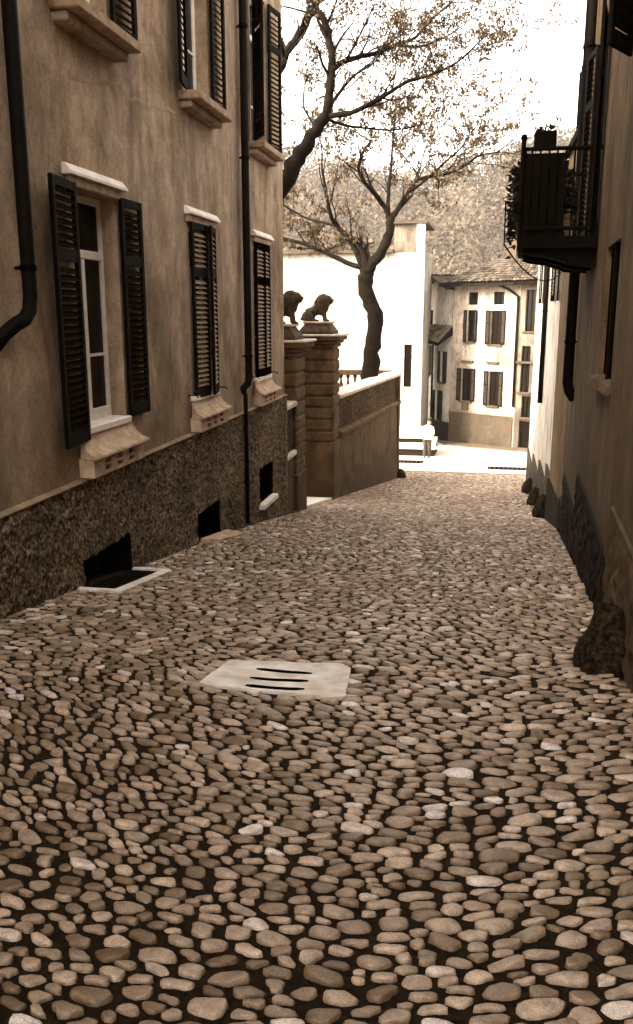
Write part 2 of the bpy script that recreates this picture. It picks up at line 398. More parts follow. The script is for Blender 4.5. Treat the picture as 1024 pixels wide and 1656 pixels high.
def cobble_shapes(idx, n):
    """outline radii: every stone keeps to its share of the space between it and its neighbours"""
    th = np.arange(n)*2*np.pi/n
    out = np.zeros((len(idx), n)); Q = P2/np.array([AX, 1.0])
    CH = 400
    for s in range(0, len(idx), CH):
        I = idx[s:s+CH]; lo = np.searchsorted(P2[:, 1], P2[I[0], 1]-.28); hi = np.searchsorted(P2[:, 1], P2[I[-1], 1]+.28)
        d = Q[None, lo:hi]-Q[I][:, None]; d[..., 1] += SH[I][:, None]*d[..., 0]*AX; dist = np.hypot(d[..., 0], d[..., 1]); dist[dist < 1e-9] = 9
        K = min(14, dist.shape[1]-1)
        nb = np.argpartition(dist, K, axis=1)[:, :K]
        dd = np.take_along_axis(dist, nb, 1); ph = np.arctan2(np.take_along_axis(d[..., 1], nb, 1), np.take_along_axis(d[..., 0], nb, 1))
        rj = PR[lo:hi][nb]; ri = PR[I][:, None]
        half = dd*ri/(ri+rj)
        cs = np.cos(th[None, :, None]-ph[:, None, :])
        r = np.where(cs > .05, half[:, None, :]/np.maximum(cs, .05), 9).min(2)
        out[s:s+CH] = np.minimum(r, .058)
    sm = .5*out+.25*np.roll(out, 1, 1)+.25*np.roll(out, -1, 1)
    out = np.minimum(.35*out+.65*sm, out*1.02)
    m_ = len(idx); al = np.where(RNG.uniform(0, 1, (m_, 1)) < .55, RNG.normal(0, .45, (m_, 1)), RNG.uniform(0, np.pi, (m_, 1))); fl = RNG.uniform(.52, 1.0, (m_, 1))
    out = out*(fl+(1-fl)*np.cos(th[None]-al)**2)
    return out*RNG.uniform(.92, 1.0, (m_, 1))-RNG.uniform(.04, .10, (m_, 1))*PR[idx][:, None]-.0012, th
def cobble_verts(idx, n, rings):
    r, th = cobble_shapes(idx, n); m = len(idx)
    r = np.maximum(r, .009)
    ct, st = np.cos(th)*AX, np.sin(th)
    h = RNG.uniform(.002, .008, m)*np.clip(PR[idx]/.056, .7, 1.3)
    tx, ty = RNG.normal(0, .10, m), RNG.normal(-.01, .10, m)
    zc = prof(P2[idx, 1]); sl = (prof(P2[idx, 1]+.2)-prof(P2[idx, 1]-.2))/.4
    off = RNG.normal(0, .0022, m)
    L = []
    for sc_, hh in rings:
        jit = 1+RNG.normal(0, .025, (m, n))
        X = r*ct*sc_*jit; Y = r*st*sc_*jit-SH[idx][:, None]*X
        Z = hh*h[:, None]+off[:, None]+(tx[:, None]*X+ty[:, None]*Y)*(1 if hh > 0 else 0)+sl[:, None]*Y if hh > 0 else np.full((m, n), -.010)+sl[:, None]*Y
        L.append(np.stack([X, Y, Z], 2))
    top = np.zeros((m, 1, 3)); top[:, 0, 2] = h*1.0+off
    V = np.concatenate(L+[top], 1)         # m, n*k+1, 3 relative to stone centre
    C = np.stack([P2[idx, 0], P2[idx, 1], zc], 1)
    F = []
    k = len(rings)
    for a in range(k-1):
        for i in range(n):
            j = (i+1)%n; F += [(a*n+i, a*n+j, (a+1)*n+j), (a*n+i, (a+1)*n+j, (a+1)*n+i)]
    for i in range(n): F.append(((k-1)*n+i, (k-1)*n+(i+1)%n, n*k))
    return V, C, np.array(F)
tone_all = np.clip(RNG.beta(1.5, 1.9, NP)*.85, 0, .85); _w = RNG.uniform(0, 1, NP) < .055; tone_all[_w] = RNG.uniform(.86, 1.0, int(_w.sum()))
def set_tone(me, vals):
    at = me.attributes.new('tone', 'FLOAT', 'POINT'); at.data.foreach_set('value', np.asarray(vals, dtype=np.float32))
# the 300 that show largest
zc = prof(P2[:, 1]); dep = P2[:, 0]*FWD.x+P2[:, 1]*FWD.y+zc*FWD.z
sx = 512+1400*(P2[:, 0]*RGT.x+P2[:, 1]*RGT.y)/dep
sy = 828-1400*(P2[:, 0]*UPV.x+P2[:, 1]*UPV.y+zc*UPV.z)/dep
vis = (sx > -5) & (sx < 1029) & (sy < 1690)
sizepx = np.where(vis, PR/dep, 0)
big = np.sort(np.argsort(-sizepx)[:300])
RI = [(1.0, 0), (.95, .62), (.80, 1.0)]
V, C, F = cobble_verts(big, 15, RI)
for q in range(len(big)):
    me = np_mesh('cobblestone', V[q], F); set_tone(me, np.full(len(V[q]), tone_all[big[q]]))
    link_mesh('cobblestone', me, M['cobble'], street, C[q])
rest = np.setdiff1d(np.arange(NP), big)
VV = []; FF = []; TT = []; off = 0
for sel, n, rg in ((rest[P2[rest, 1] < 6.5], 11, RI), (rest[(P2[rest, 1] >= 6.5) & (P2[rest, 1] < 13)], 8, [(1.0, 0), (.90, .85)]), (rest[P2[rest, 1] >= 13], 6, [(1.0, 0), (.88, .8)])):
    if not len(sel): continue
    V, C, F = cobble_verts(sel, n, rg); k = V.shape[1]
    VV.append((V+C[:, None]).reshape(-1, 3)); FF.append((F[None]+(np.arange(len(sel))*k)[:, None, None]+off).reshape(-1, 3)); TT.append(np.repeat(tone_all[sel], k)); off += len(sel)*k
me = np_mesh('cobblestones', np.concatenate(VV), np.concatenate(FF)); set_tone(me, np.concatenate(TT))
o = link_mesh('cobblestones', me, M['cobble'], street); o['kind'] = 'stuff'

# ------------------------------------------------------------------ generic wall with openings
def wall_faces(mb, to3, u0, u1, v0, v1, holes, depth=.22, step=None):
    us = sorted({u0, u1, *[h[0] for h in holes], *[h[1] for h in holes]}); vs_ = sorted({v0, v1, *[h[2] for h in holes], *[h[3] for h in holes]})
    us = [u for u in us if u0 <= u <= u1]; vs_ = [v for v in vs_ if v0 <= v <= v1]
    for i in range(len(us)-1):
        for j in range(len(vs_)-1):
            cu, cv = (us[i]+us[i+1])/2, (vs_[j]+vs_[j+1])/2
            if any(h[0] < cu < h[1] and h[2] < cv < h[3] for h in holes): continue
            mb.add([to3(us[i], vs_[j], 0), to3(us[i+1], vs_[j], 0), to3(us[i+1], vs_[j+1], 0), to3(us[i], vs_[j+1], 0)], [(0, 1, 2, 3)])
    for a, b, c, d in holes:
        q = [(a, c), (b, c), (b, d), (a, d)]
        for i in range(4):
            p, r = q[i], q[(i+1)%4]
            mb.add([to3(*p, 0), to3(*r, 0), to3(*r, -depth), to3(*p, -depth)], [(0, 1, 2, 3)])
    return mb
_slat_cache = {}
def slat_mesh(w, mat):
    k = (round(w, 3), mat.name)
    if k not in _slat_cache:
        mb = MB(); a = R(38); hx, hz = .024*math.sin(a), .024*math.cos(a)   # slanted board
        ca, sa = math.cos(a), math.sin(a)
        pts = [(-.004, -.026), (.004, -.026), (.004, .026), (-.004, .026)]
        pr = [(p[0]*ca-p[1]*sa, p[0]*sa+p[1]*ca) for p in pts]
        mb.prism([(y, z) for y, z in pr], 'x', -w/2, w/2)
        me = bpy.data.meshes.new('slat'); me.from_pydata(mb.v, [], mb.f); me.update(); me.materials.append(mat)
        _slat_cache[k] = me
    return _slat_cache[k]
def shutter_leaf(parent, hinge, z0, z1, w, ang, pitch=.056, fm='shutter', sm='slat', stuff=False, flip=False):
    """leaf hinged at (x, y); ang: direction of the leaf from hinge in the xy plane (radians); outer side is local -y"""
    h = z1-z0; mb = MB(); st = .062; th = .034; mid = h*.70
    mb.bbox((0, -th/2, 0), (st, th/2, h), .006); mb.bbox((w-st, -th/2, 0), (w, th/2, h), .006)
    for a, b in ((0, .12), (mid, mid+.10), (h-.075, h)): mb.bbox((st-.002, -th/2+.003, a), (w-st+.002, th/2-.003, b), .005)
    v = np.array(mb.v)
    me = bpy.data.meshes.new('shutter'); me.from_pydata(mb.v, [], mb.f); me.update()
    o = link_mesh('shutter', me, M[fm], parent, (hinge[0], hinge[1], z0), (0, 0, ang))
    zs = list(np.arange(.15, mid-.02, pitch))+list(np.arange(mid+.13, h-.09, pitch))
    sw = w-2*st+.006
    sg = -1 if flip else 1
    if stuff:
        m2 = MB(); s0 = slat_mesh(sw, M[sm])
        for z in zs: m2.add([(p.co.x+w/2, p.co.y*sg, p.co.z+z) for p in s0.vertices], [tuple(f.vertices) for f in s0.polygons])
        me2 = bpy.data.meshes.new('slats'); me2.from_pydata(m2.v, [], m2.f); me2.update(); me2.materials.append(M[sm])
        q = bpy.data.objects.new('slats', me2); sc.collection.objects.link(q); q.parent = o; q['kind'] = 'stuff'
    else:
        s0 = slat_mesh(sw, M[sm])
        for z in zs:
            q = bpy.data.objects.new('slat', s0); sc.collection.objects.link(q); q.parent = o; q.location = (w/2, 0, z+random.uniform(-.002, .002))
            q.rotation_euler = (random.uniform(-.05, .05), 0, math.pi if flip else 0)
    return o

# ------------------------------------------------------------------ left villa (wall plane x = -3.3, faces +x)
XV = -3.3
villa = empty('villa', (-8, 6, -3.2), 'tall tan plastered villa with louvred shutters along the left of the street', 'house')
YE = 14.62; ZT = 6.2
cols = [(6.87, 7.77), (9.78, 10.68), (12.66, 13.54)]
LZ = (-.98, .98); UZ = (2.30, 4.35)
holes = [(a, b, LZ[0], LZ[1]) for a, b in cols]+[(a, b, UZ[0], UZ[1]) for a, b in cols]
holes += [(3.9, 4.8, LZ[0], LZ[1]), (3.9, 4.8, UZ[0], UZ[1])]
base_holes = [(6.62, 7.62, -2.75, -2.08), (9.66, 10.55, -2.95, -2.38), (12.66, 13.5, -2.93, -2.36)]
mb = MB()
v3 = lambda u, v, d: (XV+d, u, v)
wall_faces(mb, v3, -8, YE, -1.40, ZT, holes)
# end wall, hidden sides, unseen block added to shade the street
mb.add([(XV, YE, -1.40), (-13, YE, -1.40), (-13, YE, ZT), (XV, YE, ZT)], [(0, 1, 2, 3)])
mb.add([(XV, -8, -2.5), (-13, -8, -2.5), (-13, -8, ZT), (XV, -8, ZT)], [(0, 1, 2, 3)])
mb.add([(-13, -8, -4), (-13, YE, -4), (-13, YE, ZT), (-13, -8, ZT)], [(0, 1, 2, 3)])
mb.build('wall', M['villa'], villa)
mb = MB(); mb.box((-22, YE-.5, -4), (-12.2, 20.5, 7.2)); mb.build('shade_block', M['villa'], villa)  # out of view, added so its shadow covers the street up to the plaza
mb = MB(); mb.box((-13.6, -8.5, ZT), (-2.7, YE+.55, ZT+.16)); mb.add([(-13.6, -8.5, ZT+.16), (-2.7, -8.5, ZT+.16), (-2.7, YE+.55, ZT+.16), (-13.6, YE+.55, ZT+.16), (-8, -4, ZT+1.6), (-8, YE-5, ZT+1.6)],
      [(0, 1, 4), (1, 2, 5, 4), (2, 3, 5), (3, 0, 4, 5)]); mb.build('roof', M['wood'], villa)
# roughcast dado with real relief
def dado_grid(name, y0, y1, z0f, z1, X, outward, holes, mat, parent, step=.017, amp=.006, xf=None):
    ny = max(2, int((y1-y0)/step)); zmin = z0f; nz = max(2, int((z1-zmin)/step))
    ys = np.linspace(y0, y1, ny); zs = np.linspace(zmin, z1, nz)
    a = RNG.normal(0, 1, (nz, ny)); b = RNG.normal(0, 1, (nz//3+2, ny//3+2)); b = np.repeat(np.repeat(b, 3, 0), 3, 1)[:nz, :ny]
    g = .6*a+.9*b
    for _ in range(2): g = (g+np.roll(g, 1, 0)+np.roll(g, -1, 0)+np.roll(g, 1, 1)+np.roll(g, -1, 1))/3.6
    g = np.clip(g, -1.6, 1.6)*amp; g[-2:] *= .15
    Yg, Zg = np.meshgrid(ys, zs)
    X0 = np.full_like(Yg, X) if xf is None else xf(Yg)
    V = np.stack([X0+outward*g, Yg+RNG.normal(0, .003, Yg.shape), Zg], 2).reshape(-1, 3)
    j, i = np.meshgrid(np.arange(nz-1), np.arange(ny-1), indexing='ij')
    F = np.stack([j*ny+i, j*ny+i+1, (j+1)*ny+i+1, (j+1)*ny+i], 2).reshape(-1, 4)
    cy = .5*(ys[:-1]+ys[1:]); cz = .5*(zs[:-1]+zs[1:])
    keep = np.ones((nz-1, ny-1), bool)
    for h in holes: keep &= ~(((cy[None] > h[0]) & (cy[None] < h[1])) & ((cz[:, None] > h[2]) & (cz[:, None] < h[3])))
    keep &= (cz[:, None] > prof(cy)[None]-.12)
    if outward < 0: F = F[:, ::-1]
    me = np_mesh(name, V, F[keep.ravel()], True)
    return link_mesh(name, me, mat, parent)
dado_grid('dado', 3.2, YE, -3.95, -1.40, XV+.045, 1, base_holes, M['roughcast'], villa)
mb = MB(); mb.box((XV-.3, -8, -3), (XV+.04, 3.2, -1.40)); mb.build('dado_front', M['roughcast'], villa)
mb = MB(); mb.box((-13, YE-.2, -4.5), (XV+.05, YE-.002, -1.4)); mb.build('dado_return', M['roughcast'], villa)
mb = MB(); mb.prism([(XV-.01, -1.412), (XV+.058, -1.412), (XV+.06, -1.402), (XV+.02, -1.388), (XV-.01, -1.385)], 'y', -8, YE+.012); mb.build('dado_ledge', M['villa'], villa)
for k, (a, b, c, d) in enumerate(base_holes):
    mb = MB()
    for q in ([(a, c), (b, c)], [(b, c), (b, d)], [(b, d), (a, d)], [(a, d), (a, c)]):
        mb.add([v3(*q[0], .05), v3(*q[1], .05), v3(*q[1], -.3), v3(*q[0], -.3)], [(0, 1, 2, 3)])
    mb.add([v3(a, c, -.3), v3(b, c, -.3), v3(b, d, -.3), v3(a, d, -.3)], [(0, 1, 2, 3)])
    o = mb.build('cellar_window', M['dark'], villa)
    for i in range(5):
        yy = a+(b-a)*(i+.5)/5; m2 = MB(); m2.tube([(XV-.08, yy, c), (XV-.08, yy, d)], .009, 6); m2.build('bar', M['iron'], o)
mb = MB(); mb.bbox((XV+.02, 12.62, -2.99), (XV+.13, 13.56, -2.91), .01); mb.build('cellar_sill', M['stone_pale'], villa)
def mend(pts, w):
    mb = MB(); V_ = []; rr = random.Random(4)
    Q = []
    for i in range(len(pts)-1):
        for k in range(8): t_ = k/8; Q.append((pts[i][0]+(pts[i+1][0]-pts[i][0])*t_+rr.gauss(0, .012), pts[i][1]+(pts[i+1][1]-pts[i][1])*t_+rr.gauss(0, .014)))
    for i, (y, z) in enumerate(Q):
        e = w*rr.uniform(.25, 1.0)*min(1, (i+1)/6, (len(Q)-i)/6); V_ += [(XV+.003, y, z-e), (XV+.003, y, z+e)]
    mb.add(V_, [(2*i, 2*i+2, 2*i+3, 2*i+1) for i in range(len(Q)-1)]); mb.build('mended_crack', M['mend'], villa)
mend([(6.45, 1.78), (6.85, 1.82), (7.4, 1.87), (7.98, 2.0), (8.12, 1.92), (8.66, 1.96), (9.47, 2.05), (10.4, 1.98), (12.1, 1.9)], .020)
mend([(7.98, 2.0), (7.9, 2.12), (7.96, 2.28)], .012)
mend([(12.3, 1.86), (13.4, 1.78), (14.4, 1.74)], .016)
# windows
def window(parent, y0, y1, z0, z1, X=XV, tr=.30):
    """white casement set back in its opening, transom light above"""
    xb = X-.20; mb = MB(); t = .055
    mb.bbox((xb, y0+.004, z0+.004), (xb+.06, y0+t, z1-.004), .008); mb.bbox((xb, y1-t, z0+.004), (xb+.06, y1-.004, z1-.004), .008)
    mb.bbox((xb+.002, y0+t, z0+.004), (xb+.058, y1-t, z0+.11), .008); mb.bbox((xb+.002, y0+t, z1-.07), (xb+.058, y1-t, z1-.004), .008)
    zt_ = z1-(z1-z0)*tr+.05
    mb.bbox((xb+.002, y0+t, zt_), (xb+.07, y1-t, zt_+.075), .008)
    ym = (y0+y1)/2; mb.bbox((xb+.006, ym-.035, z0+.11), (xb+.064, ym+.035, zt_), .008)
    o = mb.build('window', M['frame'], parent)
    for a, b, c, d in ((y0+t, ym-.035, z0+.11, zt_), (ym+.035, y1-t, z0+.11, zt_), (y0+t, y1-t, zt_+.075, z1-.07)):
        m2 = MB(); m2.box((xb+.022, a, c), (xb+.03, b, d)); m2.build('pane', M['glass'], o)
    m2 = MB(); m2.box((xb+.012, y0+t, z0+.11+(zt_-z0)*.33), (xb+.05, ym-.035, z0+.135+(zt_-z0)*.33)); m2.box((xb+.012, ym+.035, z0+.11+(zt_-z0)*.33), (xb+.05, y1-t, z0+.135+(zt_-z0)*.33)); m2.build('glazing_bar', M['frame'], o)
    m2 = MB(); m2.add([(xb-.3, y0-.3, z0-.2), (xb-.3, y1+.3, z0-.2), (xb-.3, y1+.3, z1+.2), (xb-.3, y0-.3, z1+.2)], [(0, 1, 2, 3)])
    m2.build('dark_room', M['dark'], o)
    return o
for (a, b) in cols+[(3.9, 4.8)]:
    window(villa, a, b, *LZ); window(villa, a, b, *UZ)
def hood(y0, y1, z):
    mb = MB(); mb.prism([(XV-.01, z), (XV+.085, z), (XV+.085, z+.022), (XV+.03, z+.085), (XV-.01, z+.085)], 'y', y0, y1)
    mb.build('hood', M['hood'], villa)
    mb = MB(); mb.bbox((XV-.006, y0+.05, z-.075), (XV+.045, y1-.05, z-.002), .006); mb.build('lintel', M['apron'], villa)
def apron(y0, y1):
    """flared stone skirt under a ground-floor window, pierced box below"""
    z = LZ[0]; mb = MB()
    mb.bbox((XV-.15, y0+.10, z-.05), (XV+.05, y1-.10, z+.012), .008); mb.build('sill', M['frame'], villa)
    pr = [(.03, z-.052), (.045, z-.10), (.075, z-.15), (.12, z-.19), (.175, z-.215), (.18, z-.235), (.02, z-.235)]
    mb = MB(); n = len(pr); L = []
    for (d, zz) in pr:      # widens towards the lip
        e = .06*(1-d/.18); L.append(((XV+d, y0+e, zz), (XV+d, y1-e, zz)))
    mb.add([q[0] for q in L]+[q[1] for q in L], [tuple(range(n))[::-1], tuple(range(n, 2*n))]+[(i, (i+1)%n, n+(i+1)%n, n+i) for i in range(n)])
    o = mb.build('apron', M['apron'], villa)
    zb0, zb1 = z-.40, z-.237; D = .135; ya, yb = y0+.06, y1-.06
    m2 = MB(); hs = []
    w = (yb-ya)
    for i in range(3):
        c0 = ya+w*(.26+.24*i); hs += [(c0-.065, c0+.065, zb0+.095, zb0+.135), (c0-.065, c0+.065, zb0+.03, zb0+.07)]
    wall_faces(m2, lambda u, v, d: (XV+D+d, u, v), ya, yb, zb0, zb1, hs, .05)
    for yy in (ya, yb): m2.add([(XV, yy, zb0), (XV+D, yy, zb0), (XV+D, yy, zb1), (XV, yy, zb1)], [(0, 1, 2, 3)])
    m2.add([(XV, ya, zb0), (XV+D, ya, zb0), (XV+D, yb, zb0), (XV, yb, zb0)], [(0, 1, 2, 3)])
    m2.add([(XV+D-.05, ya, zb0), (XV+D-.05, yb, zb0), (XV+D-.05, yb, zb1), (XV+D-.05, ya, zb1)], [(0, 1, 2, 3)])
    m2.build('pierced_box', M['apron'], o)
    for yy in (y0+.02, y1-.02):
        m3 = MB(); m3.tube([(XV-.02, yy, z+.03), (XV+.09, yy, z+.03), (XV+.12, yy, z+.005)], .008, 6); m3.build('shutter_hook', M['iron'], villa)
for (a, b) in cols+[(3.9, 4.8)]:
    hood(a-.13, b+.10, LZ[1]+.075); apron(a-.20, b+.12)
def upsill(a, b):
    mb = MB(); z = UZ[0]
    mb.bbox((XV-.16, a-.18, z-.085), (XV+.24, b+.18, z+.005), .012); o = mb.build('sill', M['sill'], villa)
    m2 = MB(); m2.bbox((XV-.01, a-.14, z-.16), (XV+.13, b+.14, z-.087), .012); m2.build('sill_moulding', M['villa'], o)
for a, b in cols+[(3.9, 4.8)]: upsill(a, b)
# shutters: ang measured from +x; leaf laid back on the wall points along -y or +y
A, B = cols[0]
shutter_leaf(villa, (XV+.045, A-.01), LZ[0]-.09, LZ[1]+.02, .53, R(-90+6))
shutter_leaf(villa, (XV+.035, B+.01), LZ[0]+.0, LZ[1]+.02, .47, R(90-1.5), flip=True)
A, B = cols[1]
shutter_leaf(villa, (XV+.03, A), LZ[0]-.02, LZ[1]+.0, .46, R(90-4), flip=True, sm='slat_catchlight')
shutter_leaf(villa, (XV+.03, B), LZ[0]-.02, LZ[1]+.0, .46, R(-90+11), sm='slat_catchlight')
A, B = cols[2]
shutter_leaf(villa, (XV+.025, A+.005), LZ[0]+.01, LZ[1]-.01, .435, R(90-3), flip=True, fm='shutter_brown', sm='slat_catchlight')
shutter_leaf(villa, (XV+.025, B-.005), LZ[0]+.01, LZ[1]-.01, .435, R(-90+3), fm='shutter_brown', sm='slat_catchlight')
A, B = cols[1]
shutter_leaf(villa, (XV+.045, A-.01), UZ[0]+.02, UZ[1], .46, R(-90+10), .066)
shutter_leaf(villa, (XV+.045, B+.01), UZ[0]+.02, UZ[1], .46, R(90-3), .066, flip=True)
A, B = cols[2]
shutter_leaf(villa, (XV+.045, A-.01), UZ[0]+.02, UZ[1], .46, R(-90+30), .066)
shutter_leaf(villa, (XV+.045, B+.01), UZ[0]+.02, UZ[1], .46, R(90-10), .066, flip=True)
A, B = cols[0]
shutter_leaf(villa, (XV+.045, A-.01), UZ[0]+.02, UZ[1], .46, R(-90+8), .06, stuff=True)
shutter_leaf(villa, (XV+.045, B+.01), UZ[0]+.02, UZ[1], .46, R(90-5), .06, stuff=True, flip=True)
# downpipes
def downpipe(name, pts, r, label, clips, house=None, mat='zinc'):
    e = empty(name, pts[-1], label, 'drainpipe')
    mb = MB(); mb.tube(pts, r, 12); mb.build('pipe', M[mat], e, True)
    for (x, y, z, dx) in clips:
        mb = MB(); r_ = r[0] if hasattr(r, '__len__') else r; mb.tube([(x, y, z-.02), (x, y, z+.02)], r_+.009, 12)
        mb.box((min(x, x+dx), y-.012, z-.012), (max(x, x+dx), y+.012, z+.012)); mb.box((x-.015, y-r_-.03, z-.01), (x+.015, y+r_+.03, z+.01)); mb.build('bracket', M['iron'], e)
    return e
xp = XV+.10
downpipe('downpipe', [(xp, 5.92, 7.4), (xp, 5.92, .10), (xp, 5.89, .0), (xp-.005, 5.82, -.06), (xp-.02, 5.73, -.09), (XV+.03, 5.64, -.16), (XV-.02, 5.58, -.25)], .053,
      'fat dark downpipe at the left edge with its elbow bent into the wall', [(xp, 5.92, .30, -.1), (xp, 5.92, 2.2, -.1)])
xp = XV+.085
downpipe('downpipe', [(xp, 11.98, 7.4), (xp, 11.98, -.92), (xp-.01, 11.95, -1.0), (xp-.06, 11.86, -1.07), (XV+.075, 11.82, -1.16), (XV+.075, 11.82, -3.0)], [.052, .052, .052, .05, .03, .03],
      'dark downpipe kinking at the dado between second and third ground-floor shutters', [(xp, 11.98, -.62, -.085), (xp, 11.98, 2.0, -.085), (xp, 11.98, 3.6, -.085)])
# cellar light well in the street
mb = MB(); zz = lambda y: float(prof(y))+.016
well_e = empty('light_well', (-3.06, 7.05, zz(7.05)), 'pale stone kerb round the dark cellar light well at the villa foot', 'light well')
def kerb(x0, x1, y0, y1):
    m_ = MB(); m_.add([(x, y, zz(y)+dz) for dz in (-.12, .0) for x, y in ((x0, y0), (x1, y0), (x1, y1), (x0, y1))], [(0,3,2,1),(4,5,6,7),(0,1,5,4),(1,2,6,5),(2,3,7,6),(3,0,4,7)])
    m_.build('kerb', M['stone_pale'], well_e)
kerb(-2.95, -2.85, 6.44, 7.71); kerb(-3.26, -2.952, 6.44, 6.53); kerb(-3.26, -2.952, 7.62, 7.71)
mb = MB(); mb.add([(-3.26, 6.53, zz(6.53)-.035), (-2.95, 6.53, zz(6.53)-.035), (-2.95, 7.62, zz(7.62)-.035), (-3.26, 7.62, zz(7.62)-.035)], [(0, 1, 2, 3)]); mb.build('well_floor', M['dark'], well_e)
for i in range(11):
    yy = 6.58+i*.1; mb = MB(); mb.tube([(-3.26, yy, zz(yy)-.02), (-2.95, yy, zz(yy)-.02)], .008, 5); mb.build('bar', M['iron'], well_e)
mb = MB(); mb.add([(x, y, float(prof(y))+dz+(.03 if x < -3.2 else 0)) for dz in (-.1, .03) for x, y in ((-3.26, 9.75), (-3.08, 9.95), (-3.0, 10.75), (-3.26, 10.9))], [(0,3,2,1),(4,5,6,7),(0,1,5,4),(1,2,6,5),(2,3,7,6),(3,0,4,7)])
tag(mb.build('foot_slab', M['apron']), 'low worn stone slab in front of the middle cellar window', 'stone slab')

# ------------------------------------------------------------------ drain slab in the middle of the street
cx = sum(p[0] for p in slab_poly)/5; cy = sum(p[1] for p in slab_poly)/5
drain = empty('drain_slab', (cx, cy, float(prof(cy))), 'pale stone drain slab with three slots set among the cobbles', 'drain cover')
slope = float(prof(4.9)-prof(3.9)); zs_ = lambda x, y: float(prof(4.4))+slope*(y-4.4)+.012
def slot(c0, c1, w, bow):
    up = []; dn = []
    for i in range(9):
        t_ = i/8; x = c0[0]+(c1[0]-c0[0])*t_; y = c0[1]+(c1[1]-c0[1])*t_-bow*4*t_*(1-t_)
        e = w*(.55 if i in (0, 8) else 1); up.append((x, y+e)); dn.append((x, y-e))
    return dn+up[::-1]
slots = [slot((-1.20, 4.525), (-.87, 4.51), .026, .012), slot((-1.19, 4.345), (-.862, 4.365), .026, .012), slot((-1.175, 4.20), (-.855, 4.215), .026, .014)]
outer = []
for i in range(5):     # rounded corners
    p0, p1, p2 = Vector(slab_poly[i-1]), Vector(slab_poly[i]), Vector(slab_poly[(i+1)%5])
    for t_ in (.13, .06): outer.append(p1.lerp(p0, t_))
    outer.append(p1.lerp((p0+p2)/2, .055)); outer.append(p1.lerp(p2, .06))
    nseg = max(2, int((p2-p1).length/.07))
    if (p2-p1).length > .2:
        for k_ in range(1, nseg): outer.append(p1.lerp(p2, .07+.82*k_/nseg)+Vector((random.gauss(0, .0025), random.gauss(0, .003))))
loops = [[Vector((p[0], p[1], 0)) for p in outer]]+[[Vector((p[0], p[1], 0)) for p in s_] for s_ in slots]
tri = geometry.tessellate_polygon(loops)
flat = [p for l in loops for p in l]; n = len(flat)
mb = MB(); vv = [(p.x, p.y, zs_(p.x, p.y)+.004*noise.noise(Vector((p.x*6, p.y*6, 0)))) for p in flat]; vb = [(a, b, c-.07) for a, b, c in vv]
fs = [tuple(t_) for t_ in tri]; k0 = 0
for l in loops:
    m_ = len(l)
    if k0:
        m3 = MB(); m3.add([vv[k0+i] for i in range(m_)]+[vb[k0+i] for i in range(m_)], [(i, (i+1)%m_, m_+(i+1)%m_, m_+i) for i in range(m_)]); m3.build('slot_shade_sides', M['iron'], drain)  # slot sides coloured dark to stand for the shade inside
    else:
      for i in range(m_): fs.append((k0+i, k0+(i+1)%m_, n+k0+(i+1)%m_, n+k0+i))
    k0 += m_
mb.add(vv+vb, fs); mb.build('slab', M['stone_pale'], drain)
mb = MB(); mb.add([(x, y, zs_(x, y)-.05) for x, y in ((-1.28, 4.14), (-.8, 4.14), (-.8, 4.6), (-1.28, 4.6))], [(0, 1, 2, 3)]); mb.build('sump', M['dark'], drain)

# ------------------------------------------------------------------ gate pillars, low wall, lions
ZC = -.52                                  # top of the pillar caps
def pillar(name, x1, y0, zb, label, w=.86):
    x0, y1 = x1-w, y0+w
    e = empty(name, ((x0+x1)/2, (y0+y1)/2, zb), label, 'gate pillar', 'gate pillars')
    mb = MB(); mb.box((x0+.035, y0+.035, zb-.3), (x1-.035, y1-.035, ZC-.12)); mb.build('core', M['gate'], e)
    mb = MB(); mb.bbox((x0-.02, y0-.02, zb-.3), (x1+.02, y1+.02, -3.02), .015); mb.build('plinth', M['gate'], e)
    z = -2.99; k = 0; nb = 8; hb = (ZC-.30-z)/nb
    for k in range(nb):
        mb = MB(); mb.bbox((x0, y0, z+k*hb+.0), (x1, y1, z+(k+1)*hb-.045), .022, .002); mb.build('block', M['gate'], e)
    mb = MB()
    for (g, a, b) in ((.03, ZC-.30, ZC-.215), (.09, ZC-.213, ZC-.14), (.16, ZC-.138, ZC-.045)): mb.bbox((x0-g, y0-g, a), (x1+g, y1+g, b), .02)
    mb.build('cap', M['gate'], e)
    mb = MB(); mb.bbox((x0-.19, y0-.19, ZC-.043), (x1+.19, y1+.19, ZC), .012); mb.build('cap_slab', M['coping'], e)
    mb = MB(); cx_, cy_ = (x0+x1)/2, (y0+y1)/2; V_ = []
    for (h_, zz_) in ((.40, ZC+.002), (.40, ZC+.06), (.29, ZC+.22), (.29, ZC+.24)): V_ += [(cx_-h_, cy_-h_, zz_), (cx_+h_, cy_-h_, zz_), (cx_+h_, cy_+h_, zz_), (cx_-h_, cy_+h_, zz_)]
    mb.add(V_, [(0,3,2,1), (12,13,14,15)]+[(i*4+j, i*4+(j+1)%4, (i+1)*4+(j+1)%4, (i+1)*4+j) for i in range(3) for j in range(4)])
    mb.build('pedestal', M['lion'], e)
    mb = MB(); mb.bbox((cx_-.33, cy_-.31, ZC+.242), (cx_+.33, cy_+.31, ZC+.285), .01); mb.build('pedestal_slab', M['apron'], e)
    return e, (cx_, cy_, ZC+.285)
near_p, near_top = pillar('gate_pillar', -3.32, 15.72, -3.78, 'nearer banded stone gate pillar, half hidden behind the villa corner')
far_p, far_top = pillar('gate_pillar', -3.32, 19.9, -4.40, 'farther banded stone gate pillar at the head of the garden wall')
